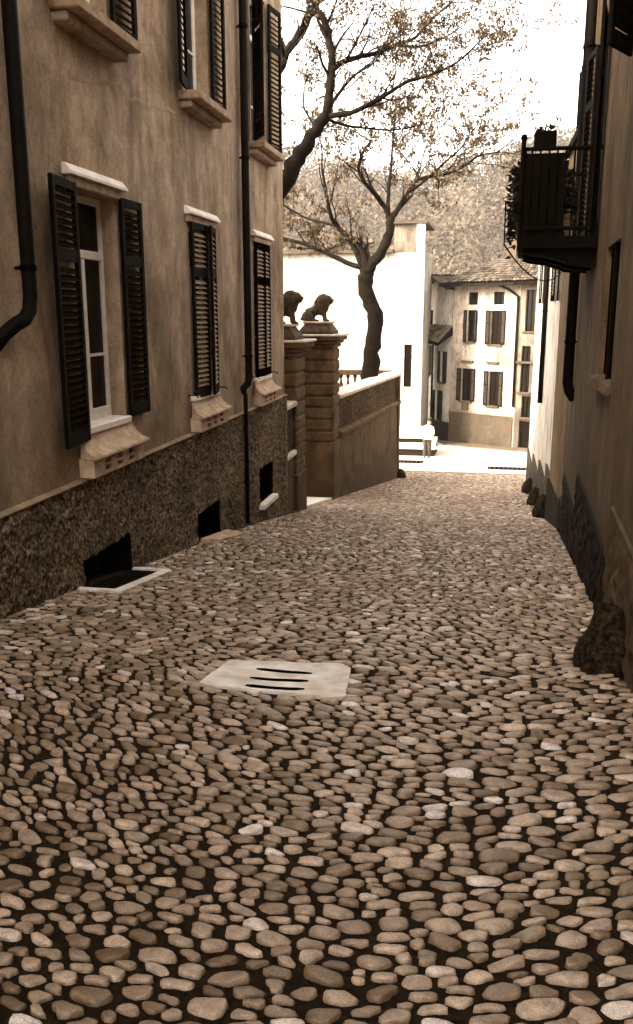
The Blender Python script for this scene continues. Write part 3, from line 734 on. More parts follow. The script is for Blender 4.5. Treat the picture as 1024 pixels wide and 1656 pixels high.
def lion(loc, label, s=1.0):
    """seated-crouching stone lion, facing +x"""
    mb = MB()
    E_ = mb.ell
    E_((-.22, 0, .13), (.16, .145, .135)); E_((-.30, 0, .10), (.10, .12, .10))
    mb.tube([(-.27, 0, .19), (-.12, 0, .225), (.0, 0, .28), (.09, 0, .36)], [.10, .12, .135, .15], 12); E_((.09, 0, .30), (.11, .125, .17))
    for s_ in (-1, 1):
        E_((-.20, .10*s_, .10), (.125, .06, .115), (0, .3, 0)); E_((-.08, .115*s_, .028), (.10, .04, .03))
        mb.tube([(.11, .085*s_, .29), (.15, .085*s_, .16), (.165, .085*s_, .03)], [.055, .042, .036], 10); E_((.20, .085*s_, .028), (.062, .042, .03))
    # mane, head, muzzle
    E_((.12, 0, .45), (.175, .18, .185), (0, -.15, 0)); E_((.06, 0, .37), (.16, .165, .18)); E_((.14, 0, .34), (.12, .14, .16))
    E_((.225, 0, .50), (.11, .10, .10)); E_((.285, 0, .465), (.075, .07, .068)); E_((.28, 0, .42), (.055, .05, .03)); E_((.355, 0, .49), (.022, .03, .026)); E_((.275, 0, .545), (.045, .055, .025))
    for s_ in (-1, 1): E_((.19, .10*s_, .575), (.022, .018, .024))
    for i in range(46):
        a = random.uniform(0, 2*math.pi); t_ = random.uniform(0, 1)
        c = Vector((.17-.22*t_, .15*math.cos(a), .45-.12*t_+.16*math.sin(a))); E_(c, (.06, .022, .03), (0, .7, a), 6, 5)
    mb.tube([(-.36, 0, .10), (-.42, .05, .06), (-.40, .14, .04), (-.28, .20, .035), (-.18, .21, .04)], [.03, .026, .024, .024, .036], 8)
    mb.v = [(x*s, y*s, z*s) for x, y, z in mb.v]
    mb.v = [(x+loc[0], y+loc[1], z+loc[2]-.008) for x, y, z in mb.v]
    o = mb.build('lion_statue', M['lion'], None, True, loc=loc)
    r_ = o.modifiers.new('remesh', 'REMESH'); r_.mode = 'VOXEL'; r_.voxel_size = .016*s; r_.use_smooth_shade = True
    q = o.modifiers.new('smooth', 'SMOOTH'); q.factor = .5; q.iterations = 2
    return tag(o, label, 'statue', 'stone lions on the gate pillars')
lion((far_top[0]-.02, far_top[1], far_top[2]), 'dark stone lion crouching on the farther gate pillar', 1.0)
lion((near_top[0]+.12, near_top[1], near_top[2]), 'dark stone lion on the nearer gate pillar, cut off by the villa', .98)
# short low wall joining villa and near pillar
lwall = empty('low_wall', (-3.5, 15.2, -3.6), 'short low wall with pale coping between villa and nearer gate pillar', 'wall')
mb = MB(); mb.box((-3.75, YE+.005, -4.2), (-3.36, 15.70, -2.62)); mb.build('base_wall', M['garden_wall'], lwall)
mb = MB(); mb.bbox((-3.79, YE+.005, -2.618), (-3.30, 15.69, -2.52), .02); mb.build('ledge', M['coping'], lwall)
mb = MB(); mb.box((-3.72, YE+.005, -2.52), (-3.38, 15.70, -1.71)); mb.build('panel', M['gravelly'], lwall)
mb = MB(); mb.bbox((-3.80, YE+.005, -1.708), (-3.29, 15.68, -1.61), .02); mb.build('coping', M['coping'], lwall)
# gate threshold, coloured white in place of sunlight coming through the gate
mb = MB(); mb.add([(x, y, float(prof(y))+dz) for dz in (-.2, .05) for x, y in ((-4.6, 16.62), (-3.34, 16.62), (-3.34, 19.86), (-4.6, 19.86))], [(0,3,2,1),(4,5,6,7),(0,1,5,4),(1,2,6,5),(2,3,7,6),(3,0,4,7)])
tag(mb.build('gate_threshold', M['steps']), 'threshold slab between the two gate pillars, coloured white for sunlight', 'threshold')
# garden wall
gw = empty('garden_wall', (-3, 25, -5.2), 'stained garden wall with pale coping running from farther pillar to plaza', 'wall')
GA = Vector((-3.36, 20.80)); GB = Vector((-2.62, 28.7)); gd = (GB-GA).normalized(); gn = Vector((gd.y, -gd.x))
def gstrip(mb, prf, a=0, b=None):
    b = (GB-GA).length if b is None else b
    n_ = len(prf); L0 = [GA+gd*a+gn*d for d, z in prf]; L1 = [GA+gd*b+gn*d for d, z in prf]
    mb.add([(p.x, p.y, z) for p, (d, z) in zip(L0, prf)]+[(p.x, p.y, z) for p, (d, z) in zip(L1, prf)],
      [tuple(range(n_))[::-1], tuple(range(n_, 2*n_))]+[(i, (i+1)%n_, n_+(i+1)%n_, n_+i) for i in range(n_)]); return mb
gstrip(MB(), [(-.45, -6), (.10, -6), (.03, -3.02), (-.45, -3.02)]).build('lower_wall', M['garden_wall'], gw)
gstrip(MB(), [(-.42, -3.02), (.03, -3.02), (.09, -2.98), (.10, -2.90), (.04, -2.84), (-.42, -2.84)], 0, None).build('string_course', M['gate'], gw)
gstrip(MB(), [(-.42, -2.84), (-.02, -2.84), (-.02, -2.06), (-.42, -2.06)], .02).build('upper_panel', M['gravelly'], gw)
gstrip(MB(), [(-.48, -2.06), (.07, -2.06), (.08, -1.99), (-.20, -1.93), (-.48, -1.97)], -.0, 8.0).build('coping', M['coping'], gw)
mb = MB(); mb.box((GB.x-.42, GB.y-.40, -6), (GB.x+.06, GB.y+.05, -2.062)); mb.build('end_pier', M['garden_wall'], gw)
# guard stone at its foot
mb = MB(); mb.ell((GB.x+.12, GB.y-.15, -5.45), (.22, .3, .32), n=10); tag(mb.build('wall_foot_stone', M['dark_dado'], None, True), 'rounded dark stone at the plaza end of the garden wall', 'stone')
# balustrade across the terrace
bal = empty('balustrade', (-5, 29.3, -2.95), 'stone balustrade behind the tree on the garden terrace', 'balustrade')
mb = MB(); mb.bbox((-9.5, 29.15, -2.10), (-2.9, 29.5, -1.94), .02); mb.build('rail', M['gate'], bal)
mb = MB(); mb.bbox((-9.5, 29.15, -6.4), (-2.9, 29.5, -2.78), .02); mb.build('base', M['garden_wall'], bal)
bprof = [(.07, 0), (.07, .05), (.045, .07), (.06, .14), (.085, .24), (.075, .33), (.04, .47), (.035, .55), (.06, .60), (.07, .62), (.07, .68)]
for i in range(26):
    mb = MB(); mb.lathe((-3.2-i*.24, 29.32, -2.78), bprof, 8); mb.build('baluster', M['gate'], bal, True)

# ------------------------------------------------------------------ trees
class Tree:
    def __init__(s, seed): s.w = MB(); s.r = random.Random(seed); s.L = []; s.T = []
    def limb(s, pts, r0, r1, n=9, kids=0, klen=1.2, lvl=0):
        # smooth Catmull-Rom through the given points, slightly crooked
        P = [Vector(p) for p in pts]; Q = []
        E_ = [P[0]*2-P[1]]+P+[P[-1]*2-P[-2]]
        for i in range(1, len(E_)-2):
            for k in range(4):
                t = k/4; a, b, c, d = E_[i-1:i+3]
                Q.append(.5*((2*b)+(c-a)*t+(2*a-5*b+4*c-d)*t*t+(3*b-a-3*c+d)*t**3))
        Q.append(P[-1])
        rr = [r0+(r1-r0)*(i/(len(Q)-1)) for i in range(len(Q))]
        Q = [q+Vector((s.r.uniform(-1, 1), s.r.uniform(-1, 1), s.r.uniform(-1, 1)))*rr[i]*.22 for i, q in enumerate(Q)]
        rr = [x*s.r.uniform(.92, 1.1) for x in rr]
        s.w.tube(Q, rr, n)
        for j in range(kids):
            i = int(len(Q)*(.25+.75*(j+s.r.random()*.8)/max(kids, 1))); i = min(max(i, 1), len(Q)-1)
            s.twig(Q[i], (Q[i]-Q[i-1]).normalized(), klen*s.r.uniform(.6, 1.2), max(rr[i]*.45, .008), 0)
        s.twig(Q[-1], (Q[-1]-Q[-2]).normalized(), klen*.8, r1*.8, 0)
    def twig(s, p, d, ln, r, lvl):
        n = 5; pts = [p]; rr = [r]
        v = (d+Vector((s.r.gauss(0, .6), s.r.gauss(0, .6), s.r.gauss(.12, .5)))).normalized()
        if v.z < -.35: v.z *= .3; v.normalize()
        for i in range(n):
            v = (v+Vector((s.r.gauss(0, .16), s.r.gauss(0, .16), s.r.gauss(.04, .14)))).normalized()
            pts.append(pts[-1]+v*ln/n); rr.append(r*(1-.8*(i+1)/n))
            if lvl < 2 and i > 0 and s.r.random() < (.85 if lvl == 0 else .6):
                s.twig(pts[-1], v, ln*s.r.uniform(.4, .65), rr[-1]*.7, lvl+1)
            if lvl >= 1:
                for _ in range(2 if lvl == 2 else 1): s.L.append(pts[-1]+Vector((s.r.gauss(0, .05), s.r.gauss(0, .05), s.r.gauss(0, .05))))
        s.w.tube(pts, [max(x, .004) for x in rr], 4 if lvl else 5, False)
    def finish(s, name, base, label, leaf=.06, keep=1.0):
        e = empty(name, base, label, 'tree', 'trees in the garden')
        s.w.build('trunk', M['bark'], e, True, loc=base)
        P = [p for p in s.L if s.r.random() < keep]; V = []; F = []; T = []
        for p in P:
            for _ in range(s.r.choice((1, 2, 3))):
                q = p+Vector((s.r.gauss(0, .03), s.r.gauss(0, .03), s.r.gauss(-.02, .03)))
                R_ = Euler((s.r.uniform(0, 6.28), s.r.uniform(0, 6.28), s.r.uniform(0, 6.28))).to_matrix(); z = leaf*s.r.uniform(.5, 1.2); k = len(V)
                for c in ((-.35, 0, 0), (0, -.28, .06), (.62, 0, 0), (0, .28, .06)): V.append(q+R_ @ Vector(c)*z*1.4)
                F.append((k, k+1, k+2, k+3)); t = s.r.random(); T += [t]*4
        V = np.array([v[:] for v in V])-np.array(base); me = np_mesh('crown', V, np.array(F), False); set_tone(me, T)
        link_mesh('crown', me, M['leaf'], e, base)
        return e
def TP(pts, dep):            # photo positions with depth offsets
    return [px(p[0], p[1], dep+(p[2] if len(p) > 2 else 0)) for p in pts]
D1 = 26.6
t1 = Tree(3)
base1 = px(601, 620, D1); base1.z = -2.95
t1.limb([base1]+TP([(600, 585), (607, 540), (603, 500), (590, 465), (592, 436)], D1), .26, .21, 14)
t1.limb(TP([(592, 440), (615, 410), (628, 382), (632, 352)], D1), .17, .12, 10)
t1.limb(TP([(588, 440), (579, 412), (566, 388), (545, 365), (534, 345, -.3), (528, 310, -.6), (521, 275, -.8)], D1), .10, .035, 9, 6, 1.6)
t1.limb(TP([(585, 432), (560, 425, .2), (530, 410, .4), (495, 396, .6), (462, 387, .8), (430, 376, 1)], D1), .085, .045, 9, 7, 1.5)
t1.limb(TP([(632, 355), (622, 335), (605, 312, -.4), (590, 295, -.8), (580, 275, -1), (586, 250, -1.2), (600, 228, -1.3)], D1), .08, .032, 8, 9, 1.7)
t1.limb(TP([(633, 355), (646, 335), (660, 312, .5), (680, 290, .9), (712, 283, 1.3), (745, 272, 1.6), (775, 252, 2), (805, 245, 2.3), (832, 225, 2.6)], D1), .08, .018, 8, 20, 1.7)
t1.limb(TP([(600, 425), (590, 396, 1), (572, 384, 1.4), (545, 398, 1.8)], D1), .06, .03, 7, 5, 1.2)
t1.limb(TP([(628, 352), (628, 315, .8), (632, 270, 1.2), (636, 220, 1.4), (640, 175, 1.5)], D1), .07, .02, 7, 13, 1.6)
t1.limb(TP([(660, 312, .5), (690, 290, -.6), (720, 262, -1.2), (745, 240, -1.6), (760, 215, -1.8)], D1), .05, .015, 6, 11, 1.5)
t1.limb(TP([(545, 365), (520, 360, .6), (490, 350, .9), (462, 335, 1.1)], D1), .05, .02, 6, 6, 1.3)
t1.finish('garden_tree', base1, 'crooked-trunked young-leaved tree rising behind the garden wall', .08, .7)
D2 = 18.6
t2 = Tree(11)
base2 = Vector((-7.4, 18.6, -3.8))
t2.limb([base2, Vector((-6.3, 18.6, -.6)), Vector((-5.2, 18.6, 1.4))]+TP([(462, 290), (480, 255), (505, 220), (530, 185)], D2), .25, .115, 14)
t2.limb(TP([(528, 188), (533, 150), (537, 110), (534, 70), (524, 35), (505, 0), (490, -40)], D2), .10, .05, 9, 12, 1.2)
t2.limb(TP([(537, 112), (555, 100, .3), (580, 92, .5), (605, 86, .7), (640, 73, .9), (672, 60, 1.1), (700, 30, 1.2), (730, 4, 1.3)], D2), .065, .016, 8, 18, 1.15)
t2.limb(TP([(532, 188), (560, 184, -.3), (590, 173, -.5), (625, 153, -.8), (660, 132, -1), (700, 120, -1.1), (740, 100, -1.2), (785, 58, -1.3)], D2), .06, .012, 8, 19, 1.15)
t2.limb(TP([(530, 180), (545, 155, .5), (570, 125, .8), (600, 104, 1)], D2), .045, .02, 7, 9, 1.0)
t2.limb(TP([(535, 195), (560, 203, .4), (600, 208, .7), (640, 210, .9), (690, 200, 1.0)], D2), .035, .012, 6, 12, 1.0)
t2.limb(TP([(462, 85, .8), (480, 60, .8), (500, 25, .8), (512, 0, .8), (520, -30, .8)], D2), .09, .07, 8, 7, 1.2)
t2.limb([Vector((-5.6, 18.9, 1.0))]+TP([(440, 150, .8), (462, 85, .8)], D2), .13, .09, 8, 3)
t2.limb(TP([(560, 96, .3), (575, 70, .2), (590, 40, 0), (605, 10, -.2)], D2), .03, .012, 6, 9, 1.0)
t2.limb(TP([(640, 73, .9), (680, 75, .6), (720, 60, .4), (750, 40, .2)], D2), .03, .01, 6, 9, 1.0)
t2.limb(TP([(515, 210), (500, 190, .5), (490, 165, .8), (495, 130, 1)], D2), .03, .01, 6, 7, .9)
t2.finish('garden_tree', base2, 'large leaning tree whose boughs reach across the sky beside the villa', .052, .62)

# ------------------------------------------------------------------ right-hand street house
rh = empty('street_house', (3, 6, -2.4), 'grimy plastered house with overhanging eave along the right of the street', 'house')
YR = 13.85; ZR = 4.93
r3 = lambda u, v, d: (rw(u)-d, u, v)
rholes = [(7.35, 8.55, -.58, .56), (10.15, 11.15, .78, 2.95), (3.2, 4.2, -.56, .9), (7.3, 8.2, 2.2, 4.2)]
mb = MB(); wall_faces(mb, r3, -8, YR, -3.9, ZR, rholes, .05)
mb.add([(rw(YR), YR, -4.5), (9, YR, -4.5), (9, YR, ZR), (rw(YR), YR, ZR)], [(0, 1, 2, 3)])
mb.add([(rw(-8), -8, -4.5), (9, -8, -4.5), (9, -8, ZR), (rw(-8), -8, ZR)], [(0, 1, 2, 3)])
mb.add([(9, -8, -4.5), (9, YR, -4.5), (9, YR, ZR), (9, -8, ZR)], [(0, 1, 2, 3)])
mb.build('wall', M['right'], rh)
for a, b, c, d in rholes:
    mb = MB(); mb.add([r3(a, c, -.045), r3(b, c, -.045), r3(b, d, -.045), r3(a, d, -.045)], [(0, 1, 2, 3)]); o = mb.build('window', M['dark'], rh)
    mb = MB(); mb.box((rw((a+b)/2)+.012, (a+b)/2-.025, c), (rw((a+b)/2)+.04, (a+b)/2+.025, d)); mb.build('mullion', M['wood'], o)
mb = MB(); mb.prism([(rw(7.9)-.07, -.66), (rw(7.9)+.1, -.66), (rw(7.9)+.1, -.562), (rw(7.9)-.055, -.59)], 'y', 7.28, 8.58); mb.build('sill', M['right'], rh)
# eave with rafter ends
mb = MB(); n4 = [(rw(-8)-.62, -8.4), (rw(YR)-.62, YR+.35)]
mb.add([(n4[0][0], n4[0][1], ZR-.02), (n4[1][0], n4[1][1], ZR-.02), (9.4, YR+.35, ZR-.02), (9.4, -8.4, ZR-.02), (n4[0][0], n4[0][1], ZR+.07), (n4[1][0], n4[1][1], ZR+.07), (5, YR+.35, ZR+1.7), (5, -8.4, ZR+1.7), (9.4, YR+.35, ZR+.07), (9.4, -8.4, ZR+.07)],
  [(0, 1, 2, 3), (0, 4, 5, 1), (4, 7, 6, 5), (7, 9, 8, 6), (1, 5, 6, 8, 2), (0, 3, 9, 7, 4)]); roof = mb.build('roof', M['wood'], rh)
for i in range(26):
    y = -3+i*.66
    if y < YR: mb = MB(); mb.bbox((rw(y)-.55, y, ZR-.13), (rw(y)+.2, y+.08, ZR-.022), .006); mb.build('rafter_end', M['wood'], roof)
mb = MB(); mb.tube([(n4[0][0]-.05, -8.4, ZR+.02), (n4[1][0]-.05, n4[1][1], ZR-.0)], .06, 8); mb.build('gutter', M['zinc'], roof)
# stepped dark dado
for (a, b, top) in ((-2, 3.4, -.95), (3.4, 6.45, -1.38), (6.5, 10.12, -1.80), (10.15, 12.9, -2.32), (12.92, YR, -2.85)):
    zb = float(prof(b))-.15
    mb = MB(); mb.add([(rw(y)-d, y, z) for y in (a, b) for d, z in ((.0, zb), (.022, zb), (.022, top-.012), (.0, top))], [(0, 1, 2, 3), (4, 7, 6, 5), (1, 5, 6, 2), (2, 6, 7, 3)])
    if b > 5:
        dado_grid('dado', a, b, zb, top-.015, 0, -1, [], M['right'] if a < 5 else M['dark_dado'], rh, .022, .008, xf=lambda Y: rw(Y)-.03)
    mb.build('dado_core', M['right'] if a < 5 else M['dark_dado'], rh)
# downpipe
xx = rw(12.2)-.09
downpipe('downpipe', [(xx-.3, 12.2, 5.05), (xx-.1, 12.2, 4.85), (xx, 12.2, 4.7), (xx, 12.2, -.95), (xx+.03, 12.2, -1.06), (xx+.1, 12.2, -1.16)], .07,
      'black downpipe on the right-hand house running down behind the balcony', [(xx, 12.2, 3.2, .09), (xx, 12.2, -.4, .09)])
# shutters of the balcony door and of the upper window (open)
shutter_leaf(rh, (rw(7.5)-.02, 7.5), 1.88, 4.2, .42, R(180+60), .026, stuff=True, sm='shutter')
shutter_leaf(rh, (rw(11.2)-.04, 11.18), .80, 2.95, .48, R(90+6), .06, stuff=True)
shutter_leaf(rh, (rw(10.1)-.04, 10.12), .80, 2.95, .48, R(-90-10), .06, stuff=True, flip=True)
# guard stone at the corner
def guard_stone(c, s, label, seed=1, grp=None):
    bm = bmesh.new(); bmesh.ops.create_icosphere(bm, subdivisions=4, radius=1)
    for v in bm.verts:
        z = v.co.z; k = (1.0 if z < 0 else 1-.42*z)
        p = Vector((v.co.x*s[0]*k, v.co.y*s[1]*k, z*s[2]))
        p *= 1+.16*noise.noise(v.co*1.7+Vector((seed, 0, 0)))+.07*noise.noise(v.co*5+Vector((0, seed, 0)))
        v.co = p
    me = bpy.data.meshes.new('guard_stone'); bm.to_mesh(me); bm.free(); me.polygons.foreach_set('use_smooth', [True]*len(me.polygons))
    return tag(link_mesh('guard_stone', me, M['dark_dado'], None, c), label, 'guard stone', grp)
guard_stone((.82, 5.14, -2.04), (.18, .19, .37), 'rough dark guard stone at the near foot of the right-hand house', 2)
# iron rod under the eave, hanging wire
mb = MB(); mb.tube([(rw(13.6)+.05, 13.6, 4.22), (rw(13.6)-.32, 13.6, 4.21)], .014, 6); mb.ell((rw(13.6)-.33, 13.6, 4.21), (.024, .024, .024)); tag(mb.build('iron_rod', M['iron']), 'thin iron rod sticking out of the right-hand house below the eave', 'rod')
mb = MB(); mb.tube([(rw(14)-.48, 14, 5.0), (rw(14)-.50, 14, 4.7), (rw(14)-.52, 14, 4.42)], .006, 5); tag(mb.build('hanging_wire', M['iron']), 'short wire dangling from the right-hand eave', 'wire')

# ------------------------------------------------------------------ balcony
by0, by1 = 9.75, 11.55; bx = lambda y: rw(y)-.80
bc = empty('balcony', (rw(10.6)-.4, 10.6, .5), 'dark iron balcony with plants jutting from the right-hand house', 'balcony')
mb = MB(); mb.add([(bx(by0)-.02, by0-.04, z) for z in (.64, .76)]+[(rw(by0), by0-.04, z) for z in (.64, .76)]+[(rw(by1), by1, z) for z in (.64, .76)]+[(bx(by1)-.02, by1, z) for z in (.64, .76)],
  [(0, 1, 3, 2), (2, 3, 5, 4), (4, 5, 7, 6), (6, 7, 1, 0), (1, 7, 5, 3), (0, 2, 4, 6)]); mb.build('slab', M['wood'], bc)
for y in (by0+.02, (by0+by1)/2, by1-.16):
    X = rw(y)
    mb = MB(); mb.prism([(X+.02, .638), (X-.76, .638), (X-.76, .60), (X-.66, .57), (X-.5, .55), (X-.36, .51), (X-.26, .47), (X-.1, .455), (X+.02, .455)], 'y', y, y+.13); mb.build('console', M['wood'], bc)
mb = MB(); c = [(bx(by0), by0), (bx(by1), by1)]
for z in (.84, 1.62): mb.tube([(rw(by0)-.01, by0, z), (c[0][0], by0, z), (c[1][0], by1, z), (rw(by1)-.01, by1, z)], .022, 6)
mb.build('rail', M['iron'], bc)
for i in range(4):
    p = [(c[0][0], by0), (c[1][0], by1), (bx((by0+by1)/2), (by0+by1)/2), (rw(by0)-.06, by0)][i]
    mb = MB(); mb.tube([(p[0], p[1], .70), (p[0], p[1], 1.70)], .024, 8); mb.ell((p[0], p[1], 1.73), (.035, .035, .04), n=8, m=6); mb.build('post', M['iron'], bc)
for i in range(19):
    y = by0+.09+i*.092; mb = MB(); mb.tube([(bx(y), y, .76), (bx(y), y, 1.62)], .011, 5); mb.build('bar', M['iron'], bc)
for i in range(8):
    x = c[0][0]+.09+i*.085; mb = MB(); mb.tube([(x, by0, .76), (x, by0, 1.62)], .011, 5); mb.build('bar', M['iron'], bc)
mb = MB(); mb.box((c[0][0]+.03, by0+.02, .762), (c[0][0]+.42, by0+.035, 1.58)); mb.build('reed_screen', M['wood'], bc)
mb = MB(); mb.add([(bx(by0)+.025, by0+.04, .762), (bx(by1)+.025, by1, .762), (bx(by1)+.025, by1, 1.58), (bx(by0)+.025, by0+.04, 1.58)], [(0, 1, 2, 3)])
sol = mb.build('side_screen', M['wood'], bc); so = sol.modifiers.new('solid', 'SOLIDIFY'); so.thickness = .012
mb = MB(); mb.tube([(bx(9.7)-.02, 9.72, 1.10), (bx(9.7)-.16, 9.72, 1.10)], .009, 5); mb.tube([(bx(9.7)-.155, 9.72, 1.11), (bx(9.7)-.15, 9.72, .68)], .008, 5)
ring = [(bx(9.7)-.09+.035*math.cos(k*.52), 9.72, .97+.05*math.sin(k*.52)) for k in range(13)]; mb.tube(ring, .006, 4)
tag(mb.build('iron_bracket', M['iron']), 'slim iron bracket with a ring on the street side of the balcony', 'bracket')
def pot(c, r, h, label, nl, spread, lh, leaf=.07, square=False, droop=0.0):
    e = empty('potted_plant', c, label, 'plant', 'plants on the balcony')
    mb = MB()
    if square: mb.bbox((c[0]-r, c[1]-r*.8, c[2]), (c[0]+r, c[1]+r*.8, c[2]+h), .012)
    else: mb.lathe(c, [(r*.7, 0), (r*.95, h*.82), (r*1.08, h*.83), (r*1.08, h), (r*.85, h), (r*.8, h*.9)], 14)
    mb.build('pot', M['terracotta'] if not square else M['wood'], e)
    V = []; F = []; T = []
    for i in range(nl):
        a = random.uniform(0, 6.28); q = random.random()**.5; z = random.random()
        p = Vector((c[0]+math.cos(a)*q*spread, c[1]+math.sin(a)*q*spread, c[2]+h+z*lh-droop*q*random.random()))
        R_ = Euler((random.uniform(-1.2, 1.2), random.uniform(-1.2, 1.2), a)).to_matrix(); k = len(V); s_ = leaf*random.uniform(.6, 1.3)
        for w in ((-.2, 0, 0), (.3, -.3, .05), (1, 0, -.1), (.3, .3, .05)): V.append(p+R_ @ Vector(w)*s_)
        F.append((k, k+1, k+2, k+3)); T += [random.random()]*4
    me = np_mesh('foliage', np.array([v[:] for v in V])-np.array(c), np.array(F), False); set_tone(me, T); link_mesh('foliage', me, M['pot_leaf'], e, c)
    mb = MB()
    for i in range(6):
        a = i*1.05; mb.tube([(c[0], c[1], c[2]+h*.8), (c[0]+math.cos(a)*spread*.6, c[1]+math.sin(a)*spread*.6, c[2]+h+lh*.7)], .006, 4)
    mb.build('stem', M['bark'], e)
pot((.56, 9.86, 1.64), .11, .16, 'square planter on the near corner of the balcony rail', 40, .10, .06, .05, True)
pot((.80, 10.05, .762), .12, .24, 'clay pot with a low plant behind the balcony bars', 160, .13, .25, .07)
pot((.46, 10.5, .762), .14, .26, 'bushy plant spilling over the street side of the balcony', 900, .22, .62, .08, False, .5)
pot((.50, 11.2, .762), .14, .26, 'tall dark plant at the far end of the balcony', 700, .20, .70, .08, False, .3)
pot((.75, 10.9, .762), .13, .26, 'leafy plant in the middle of the balcony floor', 500, .2, .55, .08)
# overhead cable
a, b = Vector((bx(9.7)-.15, 9.72, .68)), Vector((1.40, 17.2, .7))
mb = MB(); mb.tube([a.lerp(b, t_)-Vector((0, 0, .25*4*t_*(1-t_))) for t_ in np.linspace(0, 1, 14)], .009, 5); tag(mb.build('cable', M['iron']), 'dark cable sagging from the balcony bracket to the white house', 'cable')

# ------------------------------------------------------------------ narrow pier house and whitewashed house further down on the right
ph = empty('narrow_house', (2.5, 15, -3.8), 'narrow brown plastered house squeezed beyond the balcony house', 'house')
mb = MB(); mb.box((1.36, YR+.005, -4.6), (6, 16.5, 2.6)); mb.build('wall', M['pier'], ph)
mb = MB(); mb.box((1.30, YR+.01, 2.6), (6.3, 16.7, 2.72)); mb.build('roof', M['wood'], ph)
mb = MB(); mb.box((1.31, YR+.15, -4.6), (1.359, 16.45, -3.05)); mb.build('dado', M['dark_dado'], ph)
mb = MB(); mb.tube([(1.40, 15.2, 2.72), (1.40, 15.2, 3.62)], .075, 10); mb.tube([(1.40, 15.2, 3.62), (1.40, 15.2, 3.72)], .05, 8); mb.tube([(1.40, 15.2, 3.7), (1.40, 15.2, 3.8)], .018, 6)
tag(mb.build('stove_pipe', M['iron']), 'black stove pipe above the balcony beside the eave corner', 'chimney pipe')
wh = empty('whitewashed_house', (3, 23, -5), 'whitewashed house with stepped dark foot low on the right', 'house')
def wx(y): return 1.44+.018*(y-16.5)
w3 = lambda u, v, d: (wx(u)-d, u, v)
wholes = [(18.2, 19.1, .2, 2.0), (24.0, 25.0, .2, 2.0)]
mb = MB(); wall_faces(mb, w3, 16.52, 29, -6, 2.35, wholes, .18)
mb.add([(wx(29), 29, -6.2), (7, 29, -6.2), (7, 29, 2.35), (wx(29), 29, 2.35)], [(0, 1, 2, 3)]); mb.build('wall', M['white_wall'], wh)
for a, b, c, d in wholes:
    mb = MB(); mb.add([w3(a, c, -.17), w3(b, c, -.17), w3(b, d, -.17), w3(a, d, -.17)], [(0, 1, 2, 3)]); mb.build('window', M['glass'], wh)
    for yy in (a, b-.0): shutter_leaf(wh, (wx(a)-.03, yy), c, d, .43, R(-90-4) if yy == a else R(90+4), .07, 'shutter_brown', 'slat_brown', True, flip=(yy == a))
mb = MB(); mb.add([(wx(16.5)-.5, 16.5, 2.352), (wx(29)-.5, 29.3, 2.352), (7, 29.3, 3.9), (7, 16.5, 3.9), (wx(16.5)-.5, 16.5, 2.44), (wx(29)-.5, 29.3, 2.44), (7, 29.3, 4.0), (7, 16.5, 4.0)], [(0, 1, 2, 3), (4, 7, 6, 5), (0, 4, 5, 1), (1, 5, 6, 2), (0, 3, 7, 4)]); mb.build('roof', M['wood'], wh)
for a, b, top in ((16.55, 18.7, -3.15), (18.75, 21.6, -3.55), (21.65, 25, -3.95), (25.05, 28.95, -4.35)):
    zb = float(prof(b))-.2; mb = MB(); mb.add([(wx(y)-d, y, z) for y in (a, b) for d, z in ((0, zb), (.04, zb), (.04, top), (0, top))], [(0, 1, 2, 3), (4, 7, 6, 5), (1, 5, 6, 2), (2, 6, 7, 3), (0, 3, 7, 4)]); mb.build('dado', M['dado_far'], wh)
for k_, (y, s_) in enumerate(((17.0, .26), (20.6, .24), (24.2, .24))):
    guard_stone((wx(y)-.12, y, float(prof(y))+.12), (s_*.8, s_, s_*1.3), ['nearest of three rounded dark guard stones along the whitewashed house', 'middle of three rounded dark guard stones along the whitewashed house', 'farthest of three rounded dark guard stones along the whitewashed house'][k_], 5+k_, 'guard stones on the right')
downpipe('downpipe', [(wx(22)-.07, 22, 2.3), (wx(22)-.07, 22, -2.2)], .06, 'thin black downpipe down the whitewashed house on the right', [(wx(22)-.07, 22, 0, .07)])

